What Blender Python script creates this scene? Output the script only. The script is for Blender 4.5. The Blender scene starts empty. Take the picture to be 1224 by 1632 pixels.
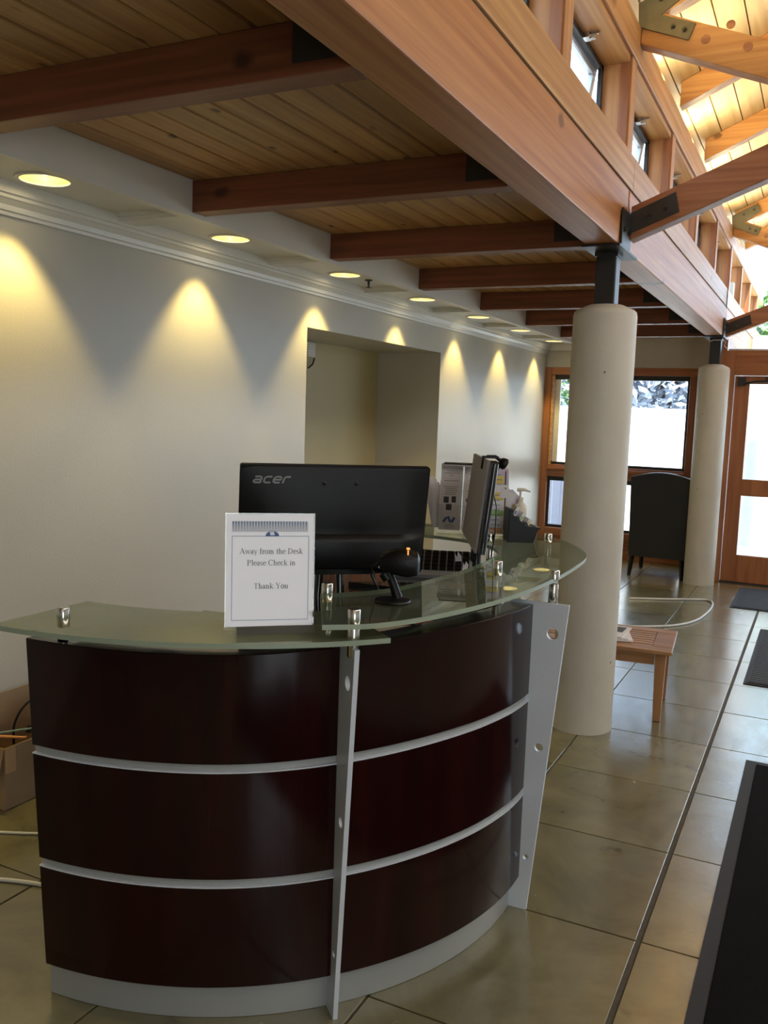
import bpy, bmesh, math, random
from mathutils import Vector, Matrix, geometry
R = math.radians
random.seed(7)
sc = bpy.context.scene
COL = sc.collection

# ------------------------------------------------------------------ camera
FPX, CW, CH = 1420.0, 1224.0, 1632.0
def _vp(x, y): return Vector((x - CW / 2, -(y - CH / 2), -FPX)).normalized()
vY = _vp(1315, 680)
vX = -_vp(-2331, 555)
vX = (vX - vY * vX.dot(vY)).normalized()
vZ = vX.cross(vY)
camd = bpy.data.cameras.new('camera')
camd.sensor_fit = 'HORIZONTAL'; camd.sensor_width = 36.0
camd.lens = FPX * 36.0 / CW
camd.clip_start = 0.05; camd.clip_end = 200
cam = bpy.data.objects.new('camera', camd); COL.objects.link(cam)
M = Matrix(((vX.x, vX.y, vX.z), (vY.x, vY.y, vY.z), (vZ.x, vZ.y, vZ.z))).to_4x4()
M.translation = (0, 0, 1.5)
cam.matrix_world = M
sc.camera = cam

# ------------------------------------------------------------------ world, sun, daylight, exposure
sc.view_settings.view_transform = 'Standard'
sc.view_settings.look = 'None'
sc.view_settings.gamma = 1.0
sc.view_settings.use_curve_mapping = False
sc.view_settings.exposure = 0.2
w = bpy.data.worlds.new('sky'); sc.world = w; w.use_nodes = True
bg = w.node_tree.nodes['Background']
bg.inputs['Color'].default_value = (0.58, 0.77, 1.0, 1); bg.inputs['Strength'].default_value = 4.6

def lamp(kind, name, loc, rot, energy, color, **kw):
    d = bpy.data.lights.new(name, kind); d.energy = energy; d.color = color
    for k, v in kw.items(): setattr(d, k, v)
    o = bpy.data.objects.new(name, d); COL.objects.link(o); o.location = loc; o.rotation_euler = rot
    return o
def aim(o, target):
    o.rotation_euler = (Vector(target) - o.location).to_track_quat('-Z', 'Y').to_euler()
sun = lamp('SUN', 'sun', (0, 0, 20), (R(30), 0, R(-35)), 10.0, (1.0, 0.96, 0.9), angle=R(0.6))
aim(sun, (-5, 14, -2))
# area lamps in front of closed walls and roof slope, standing in for daylight
DAY = (0.86, 0.93, 1.0)
a = lamp('AREA', 'high_right_fill', (2.65, 3.0, 3.72), (0, 0, 0), 130, (1.0, 0.98, 0.94), shape='RECTANGLE', size=10.0, size_y=0.6); aim(a, (-2.4, 3.0, 0.9))  # added fill under the solid right slope, brightens the lower left wall
a = lamp('AREA', 'right_wall_fill', (3.64, 3.9, 1.3), (0, 0, 0), 5, DAY, shape='RECTANGLE', size=7.4, size_y=1.7); aim(a, (0, 3.9, 1.3))  # added weak fill, the right wall behind it has no opening
a = lamp('AREA', 'daylight_back', (2.1, -2.66, 1.25), (0, 0, 0), 78, DAY, shape='RECTANGLE', size=2.8, size_y=1.9); aim(a, (0.9, 0, 1.2))
for nm, loc, tgt, sx, sy in [('portal_door', (0.5, 9.15, 1.3), (0.5, 0, 1.3), 2.8, 2.5),
                             ('portal_window', (-1.87, 9.8, 1.15), (-1.87, 0, 1.15), 1.8, 1.8)]:
    a = lamp('AREA', nm, loc, (0, 0, 0), 1, (1, 1, 1), shape='RECTANGLE', size=sx, size_y=sy); aim(a, tgt)
    a.data.cycles.is_portal = True
sc.cycles.max_bounces = 8; sc.cycles.diffuse_bounces = 4; sc.cycles.glossy_bounces = 4
sc.cycles.transparent_max_bounces = 12; sc.cycles.transmission_bounces = 6
sc.cycles.caustics_reflective = False; sc.cycles.caustics_refractive = False
sc.cycles.sample_clamp_indirect = 4.0
sc.cycles.use_denoising = True

# ------------------------------------------------------------------ materials
MATS = {}
def new_mat(name):
    m = bpy.data.materials.new(name); m.use_nodes = True
    return m, m.node_tree.nodes, m.node_tree.links, m.node_tree.nodes['Principled BSDF']
def setp(b, **kw):
    for k, v in kw.items():
        k = {'rough': 'Roughness', 'metal': 'Metallic', 'coat': 'Coat Weight', 'coatr': 'Coat Roughness', 'ior': 'IOR',
             'spec': 'Specular IOR Level', 'trans': 'Transmission Weight', 'alpha': 'Alpha', 'sheen': 'Sheen Weight'}[k]
        b.inputs[k].default_value = v
def rgb(c): return (c[0], c[1], c[2], 1)
def flat(name, c, var=0.0, scale=8.0, bump=0.0, bscale=60.0, **kw):
    """plain material with slight procedural mottling and fine relief"""
    m, n, l, b = new_mat(name)
    setp(b, **kw)
    b.inputs['Base Color'].default_value = rgb(c)
    tc = n.new('ShaderNodeTexCoord')
    if var:
        t = n.new('ShaderNodeTexNoise'); t.inputs['Scale'].default_value = scale; t.inputs['Detail'].default_value = 5
        l.new(tc.outputs['Object'], t.inputs['Vector'])
        cr = n.new('ShaderNodeValToRGB')
        cr.color_ramp.elements[0].position = 0.3; cr.color_ramp.elements[1].position = 0.7
        cr.color_ramp.elements[0].color = rgb([x * (1 - var) for x in c])
        cr.color_ramp.elements[1].color = rgb([min(1, x * (1 + var)) for x in c])
        l.new(t.outputs['Fac'], cr.inputs['Fac']); l.new(cr.outputs['Color'], b.inputs['Base Color'])
    if bump:
        t = n.new('ShaderNodeTexNoise'); t.inputs['Scale'].default_value = bscale; t.inputs['Detail'].default_value = 4
        l.new(tc.outputs['Object'], t.inputs['Vector'])
        bp = n.new('ShaderNodeBump'); bp.inputs['Strength'].default_value = bump; bp.inputs['Distance'].default_value = 0.004
        l.new(t.outputs['Fac'], bp.inputs['Height']); l.new(bp.outputs['Normal'], b.inputs['Normal'])
    return m
def wood(name, dark, light, axis='Y', rough=0.45, knots=0.0, fine=26.0, stretch=0.05, coat=0.0, var=0.25, knotscale=3.2, fig=0.16, kflat=None):
    """timber: stretched grain along an axis, cathedral figure, sparse knots, each piece its own tone"""
    m, n, l, b = new_mat(name); setp(b, rough=rough, coat=coat, coatr=0.15)
    if 'mahogany' in name: setp(b, spec=0.3)
    tc = n.new('ShaderNodeTexCoord'); oi = n.new('ShaderNodeObjectInfo')
    off = n.new('ShaderNodeVectorMath'); off.operation = 'SCALE'; off.inputs[0].default_value = (13.1, 27.7, 41.3)
    l.new(oi.outputs['Random'], off.inputs['Scale'])
    add = n.new('ShaderNodeVectorMath'); add.operation = 'ADD'
    l.new(tc.outputs['Object'], add.inputs[0]); l.new(off.outputs['Vector'], add.inputs[1])
    mp = n.new('ShaderNodeMapping'); s = [1, 1, 1]; s['XYZ'.index(axis)] = stretch
    mp.inputs['Scale'].default_value = s; l.new(add.outputs['Vector'], mp.inputs['Vector'])
    n1 = n.new('ShaderNodeTexNoise'); n1.inputs['Scale'].default_value = fine; n1.inputs['Detail'].default_value = 8; n1.inputs['Distortion'].default_value = 0.6
    l.new(mp.outputs['Vector'], n1.inputs['Vector'])
    wv = n.new('ShaderNodeTexWave'); wv.wave_type = 'RINGS'; wv.rings_direction = axis
    wv.inputs['Scale'].default_value = 6.0; wv.inputs['Distortion'].default_value = 9.0; wv.inputs['Detail'].default_value = 2.5; wv.inputs['Detail Scale'].default_value = 1.2
    l.new(mp.outputs['Vector'], wv.inputs['Vector'])
    mx = n.new('ShaderNodeMath'); mx.operation = 'MULTIPLY_ADD'; mx.inputs[1].default_value = fig
    l.new(wv.outputs['Fac'], mx.inputs[0])
    mh = n.new('ShaderNodeMath'); mh.operation = 'MULTIPLY'; mh.inputs[1].default_value = 1.0 - fig
    l.new(n1.outputs['Fac'], mh.inputs[0]); l.new(mh.outputs[0], mx.inputs[2])
    cr = n.new('ShaderNodeValToRGB'); cr.color_ramp.elements[0].position = 0.28; cr.color_ramp.elements[1].position = 0.72
    cr.color_ramp.elements[0].color = rgb(dark); cr.color_ramp.elements[1].color = rgb(light)
    l.new(mx.outputs[0], cr.inputs['Fac'])
    hsv = n.new('ShaderNodeHueSaturation')
    mr = n.new('ShaderNodeMapRange'); mr.inputs['To Min'].default_value = 1 - var; mr.inputs['To Max'].default_value = 1 + var * 0.7
    l.new(oi.outputs['Random'], mr.inputs['Value']); l.new(mr.outputs['Result'], hsv.inputs['Value'])
    l.new(cr.outputs['Color'], hsv.inputs['Color'])
    out = hsv.outputs['Color']
    if knots:
        m2 = n.new('ShaderNodeMapping'); s2 = [1, 1, 1]; s2['XYZ'.index(axis)] = 0.6
        if kflat: s2['XYZ'.index(kflat)] = 0.0
        m2.name = 'knot_mapping'; m2.inputs['Scale'].default_value = s2
        l.new(add.outputs['Vector'], m2.inputs['Vector'])
        v = n.new('ShaderNodeTexVoronoi'); v.inputs['Scale'].default_value = knotscale
        nd = n.new('ShaderNodeTexNoise'); nd.inputs['Scale'].default_value = 18
        l.new(m2.outputs['Vector'], nd.inputs['Vector'])
        ma = n.new('ShaderNodeMixRGB'); ma.blend_type = 'ADD'; ma.inputs['Fac'].default_value = 0.03
        l.new(m2.outputs['Vector'], ma.inputs['Color1']); l.new(nd.outputs['Color'], ma.inputs['Color2'])
        l.new(ma.outputs['Color'], v.inputs['Vector'])
        kr = n.new('ShaderNodeValToRGB')
        kr.color_ramp.elements[0].position = 0.055; kr.color_ramp.elements[0].color = (knots, knots, knots, 1)
        kr.color_ramp.elements[1].position = 0.10; kr.color_ramp.elements[1].color = (0, 0, 0, 1)
        l.new(v.outputs['Distance'], kr.inputs['Fac'])
        mk = n.new('ShaderNodeMixRGB'); mk.inputs['Color2'].default_value = rgb([x * 0.35 for x in dark])
        l.new(kr.outputs['Color'], mk.inputs['Fac']); l.new(out, mk.inputs['Color1']); out = mk.outputs['Color']
    l.new(out, b.inputs['Base Color'])
    bp = n.new('ShaderNodeBump'); bp.inputs['Strength'].default_value = 0.25; bp.inputs['Distance'].default_value = 0.002
    l.new(n1.outputs['Fac'], bp.inputs['Height']); l.new(bp.outputs['Normal'], b.inputs['Normal'])
    return m

M_wall = flat('wall_paint', (0.54, 0.51, 0.44), var=0.02, scale=2, bump=0.12, bscale=90, rough=0.36)
M_niche = flat('niche_paint', (0.50, 0.42, 0.23), var=0.02, scale=2, bump=0.12, bscale=90, rough=0.5)
M_trimw = flat('white_trim_paint', (0.74, 0.715, 0.64), var=0.02, scale=3, rough=0.35)
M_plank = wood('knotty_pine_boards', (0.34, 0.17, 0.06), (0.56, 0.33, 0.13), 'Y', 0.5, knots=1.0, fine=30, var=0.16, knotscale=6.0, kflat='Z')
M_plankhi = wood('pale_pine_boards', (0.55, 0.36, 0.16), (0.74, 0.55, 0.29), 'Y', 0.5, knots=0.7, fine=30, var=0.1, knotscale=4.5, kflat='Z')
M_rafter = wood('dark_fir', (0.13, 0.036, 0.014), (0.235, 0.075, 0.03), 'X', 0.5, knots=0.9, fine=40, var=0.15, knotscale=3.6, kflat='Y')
M_beam = wood('glulam_fir', (0.39, 0.13, 0.034), (0.61, 0.27, 0.09), 'Y', 0.45, knots=0.8, fine=46, stretch=0.025, var=0.08, knotscale=3.4, kflat='X')
M_sill = wood('honey_fir', (0.42, 0.18, 0.05), (0.66, 0.36, 0.13), 'Y', 0.45, knots=0.6, fine=42, stretch=0.025, var=0.08, knotscale=3.2, kflat='X')
M_post = wood('honey_fir_upright', (0.42, 0.17, 0.05), (0.62, 0.31, 0.12), 'Z', 0.45, knots=0.5, fine=20, var=0.12, knotscale=2.6)
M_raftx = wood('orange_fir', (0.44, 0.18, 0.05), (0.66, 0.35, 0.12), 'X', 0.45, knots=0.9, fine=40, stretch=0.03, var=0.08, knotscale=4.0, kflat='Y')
M_strut = wood('brown_fir', (0.24, 0.085, 0.035), (0.42, 0.18, 0.08), 'X', 0.45, knots=0.8, fine=40, stretch=0.03, var=0.08, knotscale=3.6, kflat='Y')
M_frame = wood('window_fir', (0.26, 0.085, 0.03), (0.42, 0.17, 0.065), 'Z', 0.4, fine=24, var=0.1)
M_framex = wood('window_fir_rail', (0.26, 0.085, 0.03), (0.42, 0.17, 0.065), 'X', 0.4, fine=24, var=0.1)
M_teak = wood('teak', (0.30, 0.14, 0.055), (0.48, 0.26, 0.12), 'X', 0.4, fine=30, var=0.15)
M_teakz = wood('teak_leg', (0.30, 0.14, 0.055), (0.45, 0.23, 0.10), 'Z', 0.4, fine=30, var=0.1)
M_mahog = wood('dark_mahogany', (0.008, 0.002, 0.002), (0.024, 0.0045, 0.004), 'Z', 0.13, fine=9, var=0.03, coat=0.0, fig=0.0)
M_mahogt = flat('dark_mahogany_top', (0.02, 0.008, 0.007), rough=0.15, coat=0.5)
M_silver = flat('silver_lacquer', (0.68, 0.74, 0.82), var=0.02, scale=200, rough=0.42, metal=0.12)
M_kick = flat('satin_aluminium', (0.40, 0.42, 0.42), var=0.02, scale=200, rough=0.38, metal=0.3)
M_chrome = flat('brushed_chrome', (0.66, 0.64, 0.60), rough=0.16, metal=1.0)
M_steel = flat('dark_painted_steel', (0.035, 0.033, 0.032), var=0.1, scale=20, bump=0.2, bscale=40, rough=0.45, metal=0.3)
M_plate = flat('olive_steel_plate', (0.10, 0.095, 0.065), var=0.15, scale=18, rough=0.4, metal=0.4)
M_bolt = flat('bolt_steel', (0.06, 0.06, 0.055), rough=0.35, metal=0.8)
M_concrete = flat('cast_column', (0.60, 0.57, 0.50), var=0.05, scale=5, bump=0.35, bscale=22, rough=0.6)
def add_pits(m, scale, thr, dark):
    n, l = m.node_tree.nodes, m.node_tree.links; b = n['Principled BSDF']
    src = b.inputs['Base Color'].links[0].from_socket
    v = n.new('ShaderNodeTexVoronoi'); v.inputs['Scale'].default_value = scale
    tc = n.new('ShaderNodeTexCoord'); l.new(tc.outputs['Object'], v.inputs['Vector'])
    lt = n.new('ShaderNodeMath'); lt.operation = 'LESS_THAN'; lt.inputs[1].default_value = thr; l.new(v.outputs['Distance'], lt.inputs[0])
    mx = n.new('ShaderNodeMixRGB'); mx.inputs['Color2'].default_value = rgb(dark); l.new(lt.outputs[0], mx.inputs['Fac']); l.new(src, mx.inputs['Color1']); l.new(mx.outputs['Color'], b.inputs['Base Color'])
add_pits(M_concrete, 9.0, 0.045, (0.16, 0.13, 0.10))
M_black = flat('black_plastic', (0.0045, 0.0045, 0.005), spec=0.28, rough=0.38, bump=0.15, bscale=300)
M_gloss = flat('gloss_black', (0.008, 0.009, 0.011), rough=0.06, coat=0.5)
M_alu = flat('window_aluminium', (0.55, 0.57, 0.60), rough=0.3, metal=0.6)
M_paper = flat('paper', (0.84, 0.83, 0.88), var=0.01, scale=20, rough=0.45, coat=0.6, coatr=0.03)
M_paperm = flat('matte_paper', (0.78, 0.75, 0.76), var=0.02, scale=30, rough=0.7)
M_ink = flat('ink', (0.05, 0.05, 0.06), rough=0.6)
M_grey = flat('grey_ink', (0.28, 0.29, 0.30), rough=0.4)
M_blue = flat('blue_ink', (0.05, 0.12, 0.32), rough=0.5)
M_lightblue = flat('border_ink', (0.16, 0.22, 0.38), rough=0.5)
M_yellow = flat('yellow_print', (0.72, 0.55, 0.12), rough=0.6)
M_green = flat('green_print', (0.30, 0.55, 0.08), rough=0.6)
M_orange = flat('orange_print', (0.75, 0.33, 0.10), rough=0.6)
M_lilac = flat('lilac_paper', (0.60, 0.50, 0.62), rough=0.6)
M_red = flat('red_card', (0.35, 0.05, 0.04), rough=0.5)
M_matblk = flat('mat_pile', (0.007, 0.006, 0.006), var=0.3, scale=300, bump=0.9, bscale=420, rough=1.0, spec=0.1)
M_matedge = flat('mat_rubber_edge', (0.035, 0.034, 0.036), rough=0.7, spec=0.3)
M_ribmat = flat('ribbed_mat', (0.03, 0.032, 0.038), var=0.3, scale=120, bump=0.6, bscale=200, rough=0.7)
M_leather = flat('black_leather', (0.012, 0.012, 0.013), bump=0.3, bscale=90, rough=0.4)
M_card = flat('cardboard', (0.33, 0.22, 0.125), var=0.08, scale=9, bump=0.2, bscale=30, rough=0.8)
M_cord = flat('white_cord', (0.70, 0.70, 0.68), rough=0.5)
M_cream = flat('cream_plastic', (0.66, 0.60, 0.50), rough=0.4)
M_screen = flat('monitor_back_grey', (0.20, 0.18, 0.19), var=0.04, scale=6, rough=0.5)
M_joint = flat('joint_mortar', (0.085, 0.07, 0.045), var=0.2, scale=30, rough=0.8)
M_stucco = flat('outdoor_stucco', (0.80, 0.79, 0.76), var=0.03, scale=3, bump=0.3, bscale=30, rough=0.8)
M_paving = flat('outdoor_paving', (0.72, 0.71, 0.68), var=0.06, scale=2, rough=0.8)
M_siding = flat('grey_siding', (0.34, 0.32, 0.37), var=0.06, scale=12, rough=0.7)
M_leaf = flat('leaf_green', (0.14, 0.30, 0.06), var=0.4, scale=6, rough=0.6)
M_leafp = flat('leaf_pale', (0.42, 0.44, 0.50), var=0.35, scale=6, rough=0.6)
M_bark = flat('bark', (0.10, 0.07, 0.05), var=0.3, scale=12, bump=0.5, bscale=20, rough=0.9)
M_roofo = flat('roof_gravel', (0.45, 0.43, 0.40), var=0.2, scale=40, rough=0.9)

def tile_mat():
    m, n, l, b = new_mat('stained_concrete_tile')
    tc = n.new('ShaderNodeTexCoord'); geo = n.new('ShaderNodeNewGeometry'); oi = n.new('ShaderNodeObjectInfo')
    t = n.new('ShaderNodeTexNoise'); t.inputs['Scale'].default_value = 2.6; t.inputs['Detail'].default_value = 9; t.inputs['Roughness'].default_value = 0.62
    t.inputs['Distortion'].default_value = 0.6
    l.new(geo.outputs['Position'], t.inputs['Vector'])
    cr = n.new('ShaderNodeValToRGB'); e = cr.color_ramp.elements
    e[0].position = 0.30; e[0].color = (0.120, 0.108, 0.050, 1); e[1].position = 0.72; e[1].color = (0.255, 0.228, 0.125, 1)
    x = e.new(0.5); x.color = (0.190, 0.170, 0.085, 1)
    l.new(t.outputs['Fac'], cr.inputs['Fac'])
    t2 = n.new('ShaderNodeTexNoise'); t2.inputs['Scale'].default_value = 1.3; t2.inputs['Detail'].default_value = 4
    mp = n.new('ShaderNodeMapping'); mp.inputs['Location'].default_value = (5, 3, 0); l.new(geo.outputs['Position'], mp.inputs['Vector']); l.new(mp.outputs['Vector'], t2.inputs['Vector'])
    h = n.new('ShaderNodeHueSaturation'); mr = n.new('ShaderNodeMapRange'); mr.inputs['To Min'].default_value = 0.86; mr.inputs['To Max'].default_value = 1.14
    l.new(oi.outputs['Random'], mr.inputs['Value']); l.new(mr.outputs['Result'], h.inputs['Value']); l.new(cr.outputs['Color'], h.inputs['Color'])
    # few dark stains
    v = n.new('ShaderNodeTexNoise'); v.inputs['Scale'].default_value = 5.5; v.inputs['Detail'].default_value = 6; l.new(mp.outputs['Vector'], v.inputs['Vector'])
    sr = n.new('ShaderNodeValToRGB'); sr.color_ramp.elements[0].position = 0.66; sr.color_ramp.elements[0].color = (0, 0, 0, 1); sr.color_ramp.elements[1].position = 0.74; sr.color_ramp.elements[1].color = (0.55, 0.55, 0.55, 1)
    l.new(v.outputs['Fac'], sr.inputs['Fac'])
    mk = n.new('ShaderNodeMixRGB'); mk.inputs['Color2'].default_value = (0.07, 0.055, 0.03, 1)
    l.new(sr.outputs['Color'], mk.inputs['Fac']); l.new(h.outputs['Color'], mk.inputs['Color1'])
    l.new(mk.outputs['Color'], b.inputs['Base Color'])
    rr = n.new('ShaderNodeMapRange'); rr.inputs['To Min'].default_value = 0.13; rr.inputs['To Max'].default_value = 0.33
    sc2 = n.new('ShaderNodeMapping'); sc2.inputs['Scale'].default_value = (7, 2.2, 1); l.new(geo.outputs['Position'], sc2.inputs['Vector'])
    t3 = n.new('ShaderNodeTexNoise'); t3.inputs['Scale'].default_value = 2.5; t3.inputs['Detail'].default_value = 8; l.new(sc2.outputs['Vector'], t3.inputs['Vector'])
    l.new(t3.outputs['Fac'], rr.inputs['Value']); l.new(rr.outputs['Result'], b.inputs['Roughness'])
    b.inputs['IOR'].default_value = 1.55
    b.inputs['Coat Weight'].default_value = 0.85; b.inputs['Coat IOR'].default_value = 1.7; b.inputs['Coat Tint'].default_value = (0.97, 0.98, 1, 1)
    l.new(rr.outputs['Result'], b.inputs['Coat Roughness'])
    bp = n.new('ShaderNodeBump'); bp.inputs['Strength'].default_value = 0.12; bp.inputs['Distance'].default_value = 0.002
    l.new(t3.outputs['Fac'], bp.inputs['Height']); l.new(bp.outputs['Normal'], b.inputs['Normal'])
    return m
M_tile = tile_mat()

def counter_glass(name, opac, tint, diff, rough=0.015, ior=1.6):
    m, n, l, b = new_mat(name); n.remove(b)
    tr = n.new('ShaderNodeBsdfTransparent'); tr.inputs['Color'].default_value = rgb(tint)
    df = n.new('ShaderNodeBsdfDiffuse'); df.inputs['Color'].default_value = rgb(diff)
    mx = n.new('ShaderNodeMixShader'); mx.inputs['Fac'].default_value = opac
    l.new(tr.outputs[0], mx.inputs[1]); l.new(df.outputs[0], mx.inputs[2])
    gl = n.new('ShaderNodeBsdfGlossy'); gl.inputs['Roughness'].default_value = rough; gl.inputs['Color'].default_value = (0.9, 0.95, 0.88, 1)
    fr = n.new('ShaderNodeFresnel'); fr.inputs['IOR'].default_value = ior
    geo = n.new('ShaderNodeNewGeometry'); mul = n.new('ShaderNodeMath'); mul.operation = 'SUBTRACT'; mul.inputs[0].default_value = 1.0
    l.new(geo.outputs['Backfacing'], mul.inputs[1])
    m2 = n.new('ShaderNodeMath'); m2.operation = 'MULTIPLY'; l.new(fr.outputs[0], m2.inputs[0]); l.new(mul.outputs[0], m2.inputs[1])
    mf = n.new('ShaderNodeMixShader'); l.new(m2.outputs[0], mf.inputs['Fac']); l.new(mx.outputs[0], mf.inputs[1]); l.new(gl.outputs[0], mf.inputs[2])
    l.new(mf.outputs[0], n['Material Output'].inputs['Surface'])
    return m
M_gupper = counter_glass('tinted_counter_glass', 0.30, (0.70, 0.76, 0.66), (0.20, 0.225, 0.155), 0.012, 3.4)
M_glower = counter_glass('frosted_counter_glass', 0.80, (0.70, 0.76, 0.66), (0.26, 0.28, 0.17), 0.05, 1.8)
M_gedge = flat('ground_glass_edge', (0.30, 0.36, 0.27), rough=0.35)
M_pane = counter_glass('window_pane', 0.0, (0.96, 0.98, 0.98), (0.5, 0.5, 0.5))
M_acryl = counter_glass('clear_acrylic', 0.04, (0.985, 0.985, 0.99), (0.6, 0.6, 0.62))

def emis(name, c, s):
    m, n, l, b = new_mat(name); b.inputs['Base Color'].default_value = rgb(c)
    b.inputs['Emission Color'].default_value = rgb(c); b.inputs['Emission Strength'].default_value = s
    return m
M_bulb = emis('lit_lamp', (1.0, 0.87, 0.55), 14.0)
M_refl = flat('lamp_reflector', (0.85, 0.75, 0.45), rough=0.25, metal=0.7)
M_led = emis('orange_led', (1.0, 0.35, 0.08), 1.2)

def stripe_mat():
    m, n, l, b = new_mat('fading_blue_stripes')
    tc = n.new('ShaderNodeTexCoord'); sp = n.new('ShaderNodeSeparateXYZ'); l.new(tc.outputs['Generated'], sp.inputs[0])
    mu = n.new('ShaderNodeMath'); mu.operation = 'MULTIPLY'; mu.inputs[1].default_value = 27.0; l.new(sp.outputs['X'], mu.inputs[0])
    fr = n.new('ShaderNodeMath'); fr.operation = 'FRACT'; l.new(mu.outputs[0], fr.inputs[0])
    lt = n.new('ShaderNodeMath'); lt.operation = 'LESS_THAN'; lt.inputs[1].default_value = 0.55; l.new(fr.outputs[0], lt.inputs[0])
    m3 = n.new('ShaderNodeMath'); m3.operation = 'MULTIPLY'; l.new(lt.outputs[0], m3.inputs[0]); l.new(sp.outputs['Z'], m3.inputs[1])
    mx = n.new('ShaderNodeMixRGB'); mx.inputs['Color1'].default_value = (0.66, 0.68, 0.76, 1); mx.inputs['Color2'].default_value = (0.08, 0.17, 0.33, 1)
    l.new(m3.outputs[0], mx.inputs['Fac']); l.new(mx.outputs['Color'], b.inputs['Base Color']); b.inputs['Roughness'].default_value = 0.5
    return m
M_stripes = stripe_mat()

# ------------------------------------------------------------------ mesh helpers
class MB:
    def __init__(s): s.v = []; s.f = []; s.mi = []
    def add(s, vs, fs, mi=0):
        o = len(s.v); s.v += [tuple(v) for v in vs]; s.f += [tuple(i + o for i in f) for f in fs]; s.mi += [mi] * len(fs)
        return s
    def box(s, x0, x1, y0, y1, z0, z1, T=None):
        vs = [Vector(p) for p in ((x0,y0,z0),(x1,y0,z0),(x1,y1,z0),(x0,y1,z0),(x0,y0,z1),(x1,y0,z1),(x1,y1,z1),(x0,y1,z1))]
        if T: vs = [T @ v for v in vs]
        return s.add(vs, [(0,3,2,1),(4,5,6,7),(0,1,5,4),(1,2,6,5),(2,3,7,6),(3,0,4,7)])
    def prism(s, poly, T, h0, h1, holes=()):
        """poly in local xy, thickness along local z, T maps to world"""
        loops = [poly] + list(holes)
        pts = [p for lp in loops for p in lp]
        n = len(pts)
        vs = [T @ Vector((p[0], p[1], h0)) for p in pts] + [T @ Vector((p[0], p[1], h1)) for p in pts]
        tris = geometry.tessellate_polygon([[Vector((p[0], p[1], 0)) for p in lp] for lp in loops])
        fs = []
        for t in tris:
            a, b, c = t
            ar = (pts[b][0]-pts[a][0])*(pts[c][1]-pts[a][1]) - (pts[b][1]-pts[a][1])*(pts[c][0]-pts[a][0])
            if ar < 0: a, c = c, a
            fs.append((c, b, a)); fs.append((a + n, b + n, c + n))
        o = 0
        for li, lp in enumerate(loops):
            k = len(lp)
            area = sum(lp[i][0]*lp[(i+1)%k][1] - lp[(i+1)%k][0]*lp[i][1] for i in range(k))
            fwd = (area > 0) == (li == 0)
            for i in range(k):
                a, b = o + i, o + (i + 1) % k
                fs.append((a, b, b + n, a + n) if fwd else (b, a, a + n, b + n))
            o += k
        return s.add(vs, fs)
    def tube(s, path, r, n=8, caps=True):
        P = [Vector(p) for p in path]; rings = []; vs = []
        up = None
        for i, p in enumerate(P):
            d = (P[min(i+1, len(P)-1)] - P[max(i-1, 0)]).normalized()
            if up is None: up = Vector((0,0,1)) if abs(d.z) < 0.9 else Vector((1,0,0))
            a = d.cross(up); a.normalize(); b = a.cross(d).normalized(); up = b
            rr = r[i] if isinstance(r, (list, tuple)) else r
            for k in range(n):
                t = 2*math.pi*k/n; vs.append(p + a*math.cos(t)*rr + b*math.sin(t)*rr)
        fs = []
        for i in range(len(P)-1):
            for k in range(n):
                fs.append((i*n+k, (i+1)*n+k, (i+1)*n+(k+1)%n, i*n+(k+1)%n))
        if caps: fs.append(tuple(range(n))); fs.append(tuple(reversed(range((len(P)-1)*n, len(P)*n))))
        return s.add(vs, fs)
    def lathe(s, prof, c, n=24, T=None, flip=False):
        """prof list of (r, z), centre c"""
        vs = []
        for r, z in prof:
            for k in range(n):
                t = 2*math.pi*k/n
                v = Vector((r*math.cos(t), r*math.sin(t), z))
                v = (T @ v) if T else v + Vector(c)
                vs.append(v)
        fs = []
        for i in range(len(prof)-1):
            for k in range(n):
                q = (i*n+k, i*n+(k+1)%n, (i+1)*n+(k+1)%n, (i+1)*n+k)
                fs.append(q[::-1] if flip else q)
        fs.append(tuple(reversed(range(n)))); fs.append(tuple(range((len(prof)-1)*n, len(prof)*n)))
        return s.add(vs, fs)
def origin_of(p):
    v = Vector((0, 0, 0))
    while p: v += p.location; p = p.parent
    return v
def link(name, mb, mat, parent=None, smooth=False, bevel=0.0, kind=None, loc=None, label=None):
    """mb holds world coordinates; the object's origin is its parent's (or loc)"""
    me = bpy.data.meshes.new(name)
    o0 = origin_of(parent) if parent else Vector(loc or (0, 0, 0))
    me.from_pydata([tuple(Vector(v) - o0) for v in mb.v], [], mb.f)
    for m in (mat if isinstance(mat, (list, tuple)) else [mat]): me.materials.append(m)
    if any(mb.mi): me.polygons.foreach_set('material_index', mb.mi)
    me.update()
    if smooth:
        me.polygons.foreach_set('use_smooth', [True]*len(me.polygons))
        try: me.set_sharp_from_angle(angle=R(38))
        except Exception: pass
    o = bpy.data.objects.new(name, me); COL.objects.link(o)
    if parent: o.parent = parent
    else: o.location = o0
    if bevel:
        b = o.modifiers.new('bevel', 'BEVEL'); b.width = bevel; b.segments = 2; b.limit_method = 'ANGLE'; b.angle_limit = R(40)
    if kind: o['kind'] = kind
    if label: o['label'] = label
    return o
def tag(o, label, cat, group=None):
    o['label'] = label; o['category'] = cat
    if group: o['group'] = group
    return o
def thing(name, loc, label=None, cat=None, group=None, kind=None):
    o = bpy.data.objects.new(name, None); COL.objects.link(o); o.location = loc; o.empty_display_size = 0.05
    if label: tag(o, label, cat, group)
    if kind: o['kind'] = kind
    return o
def dup(root, loc=None):
    r = root.copy(); COL.objects.link(r)
    if loc is not None: r.location = loc
    def rec(a, b):
        for ch in list(a.children):
            c = ch.copy(); COL.objects.link(c); c.parent = b; rec(ch, c)
    rec(root, r)
    return r
def bx(*a): return MB().box(*a)
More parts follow.
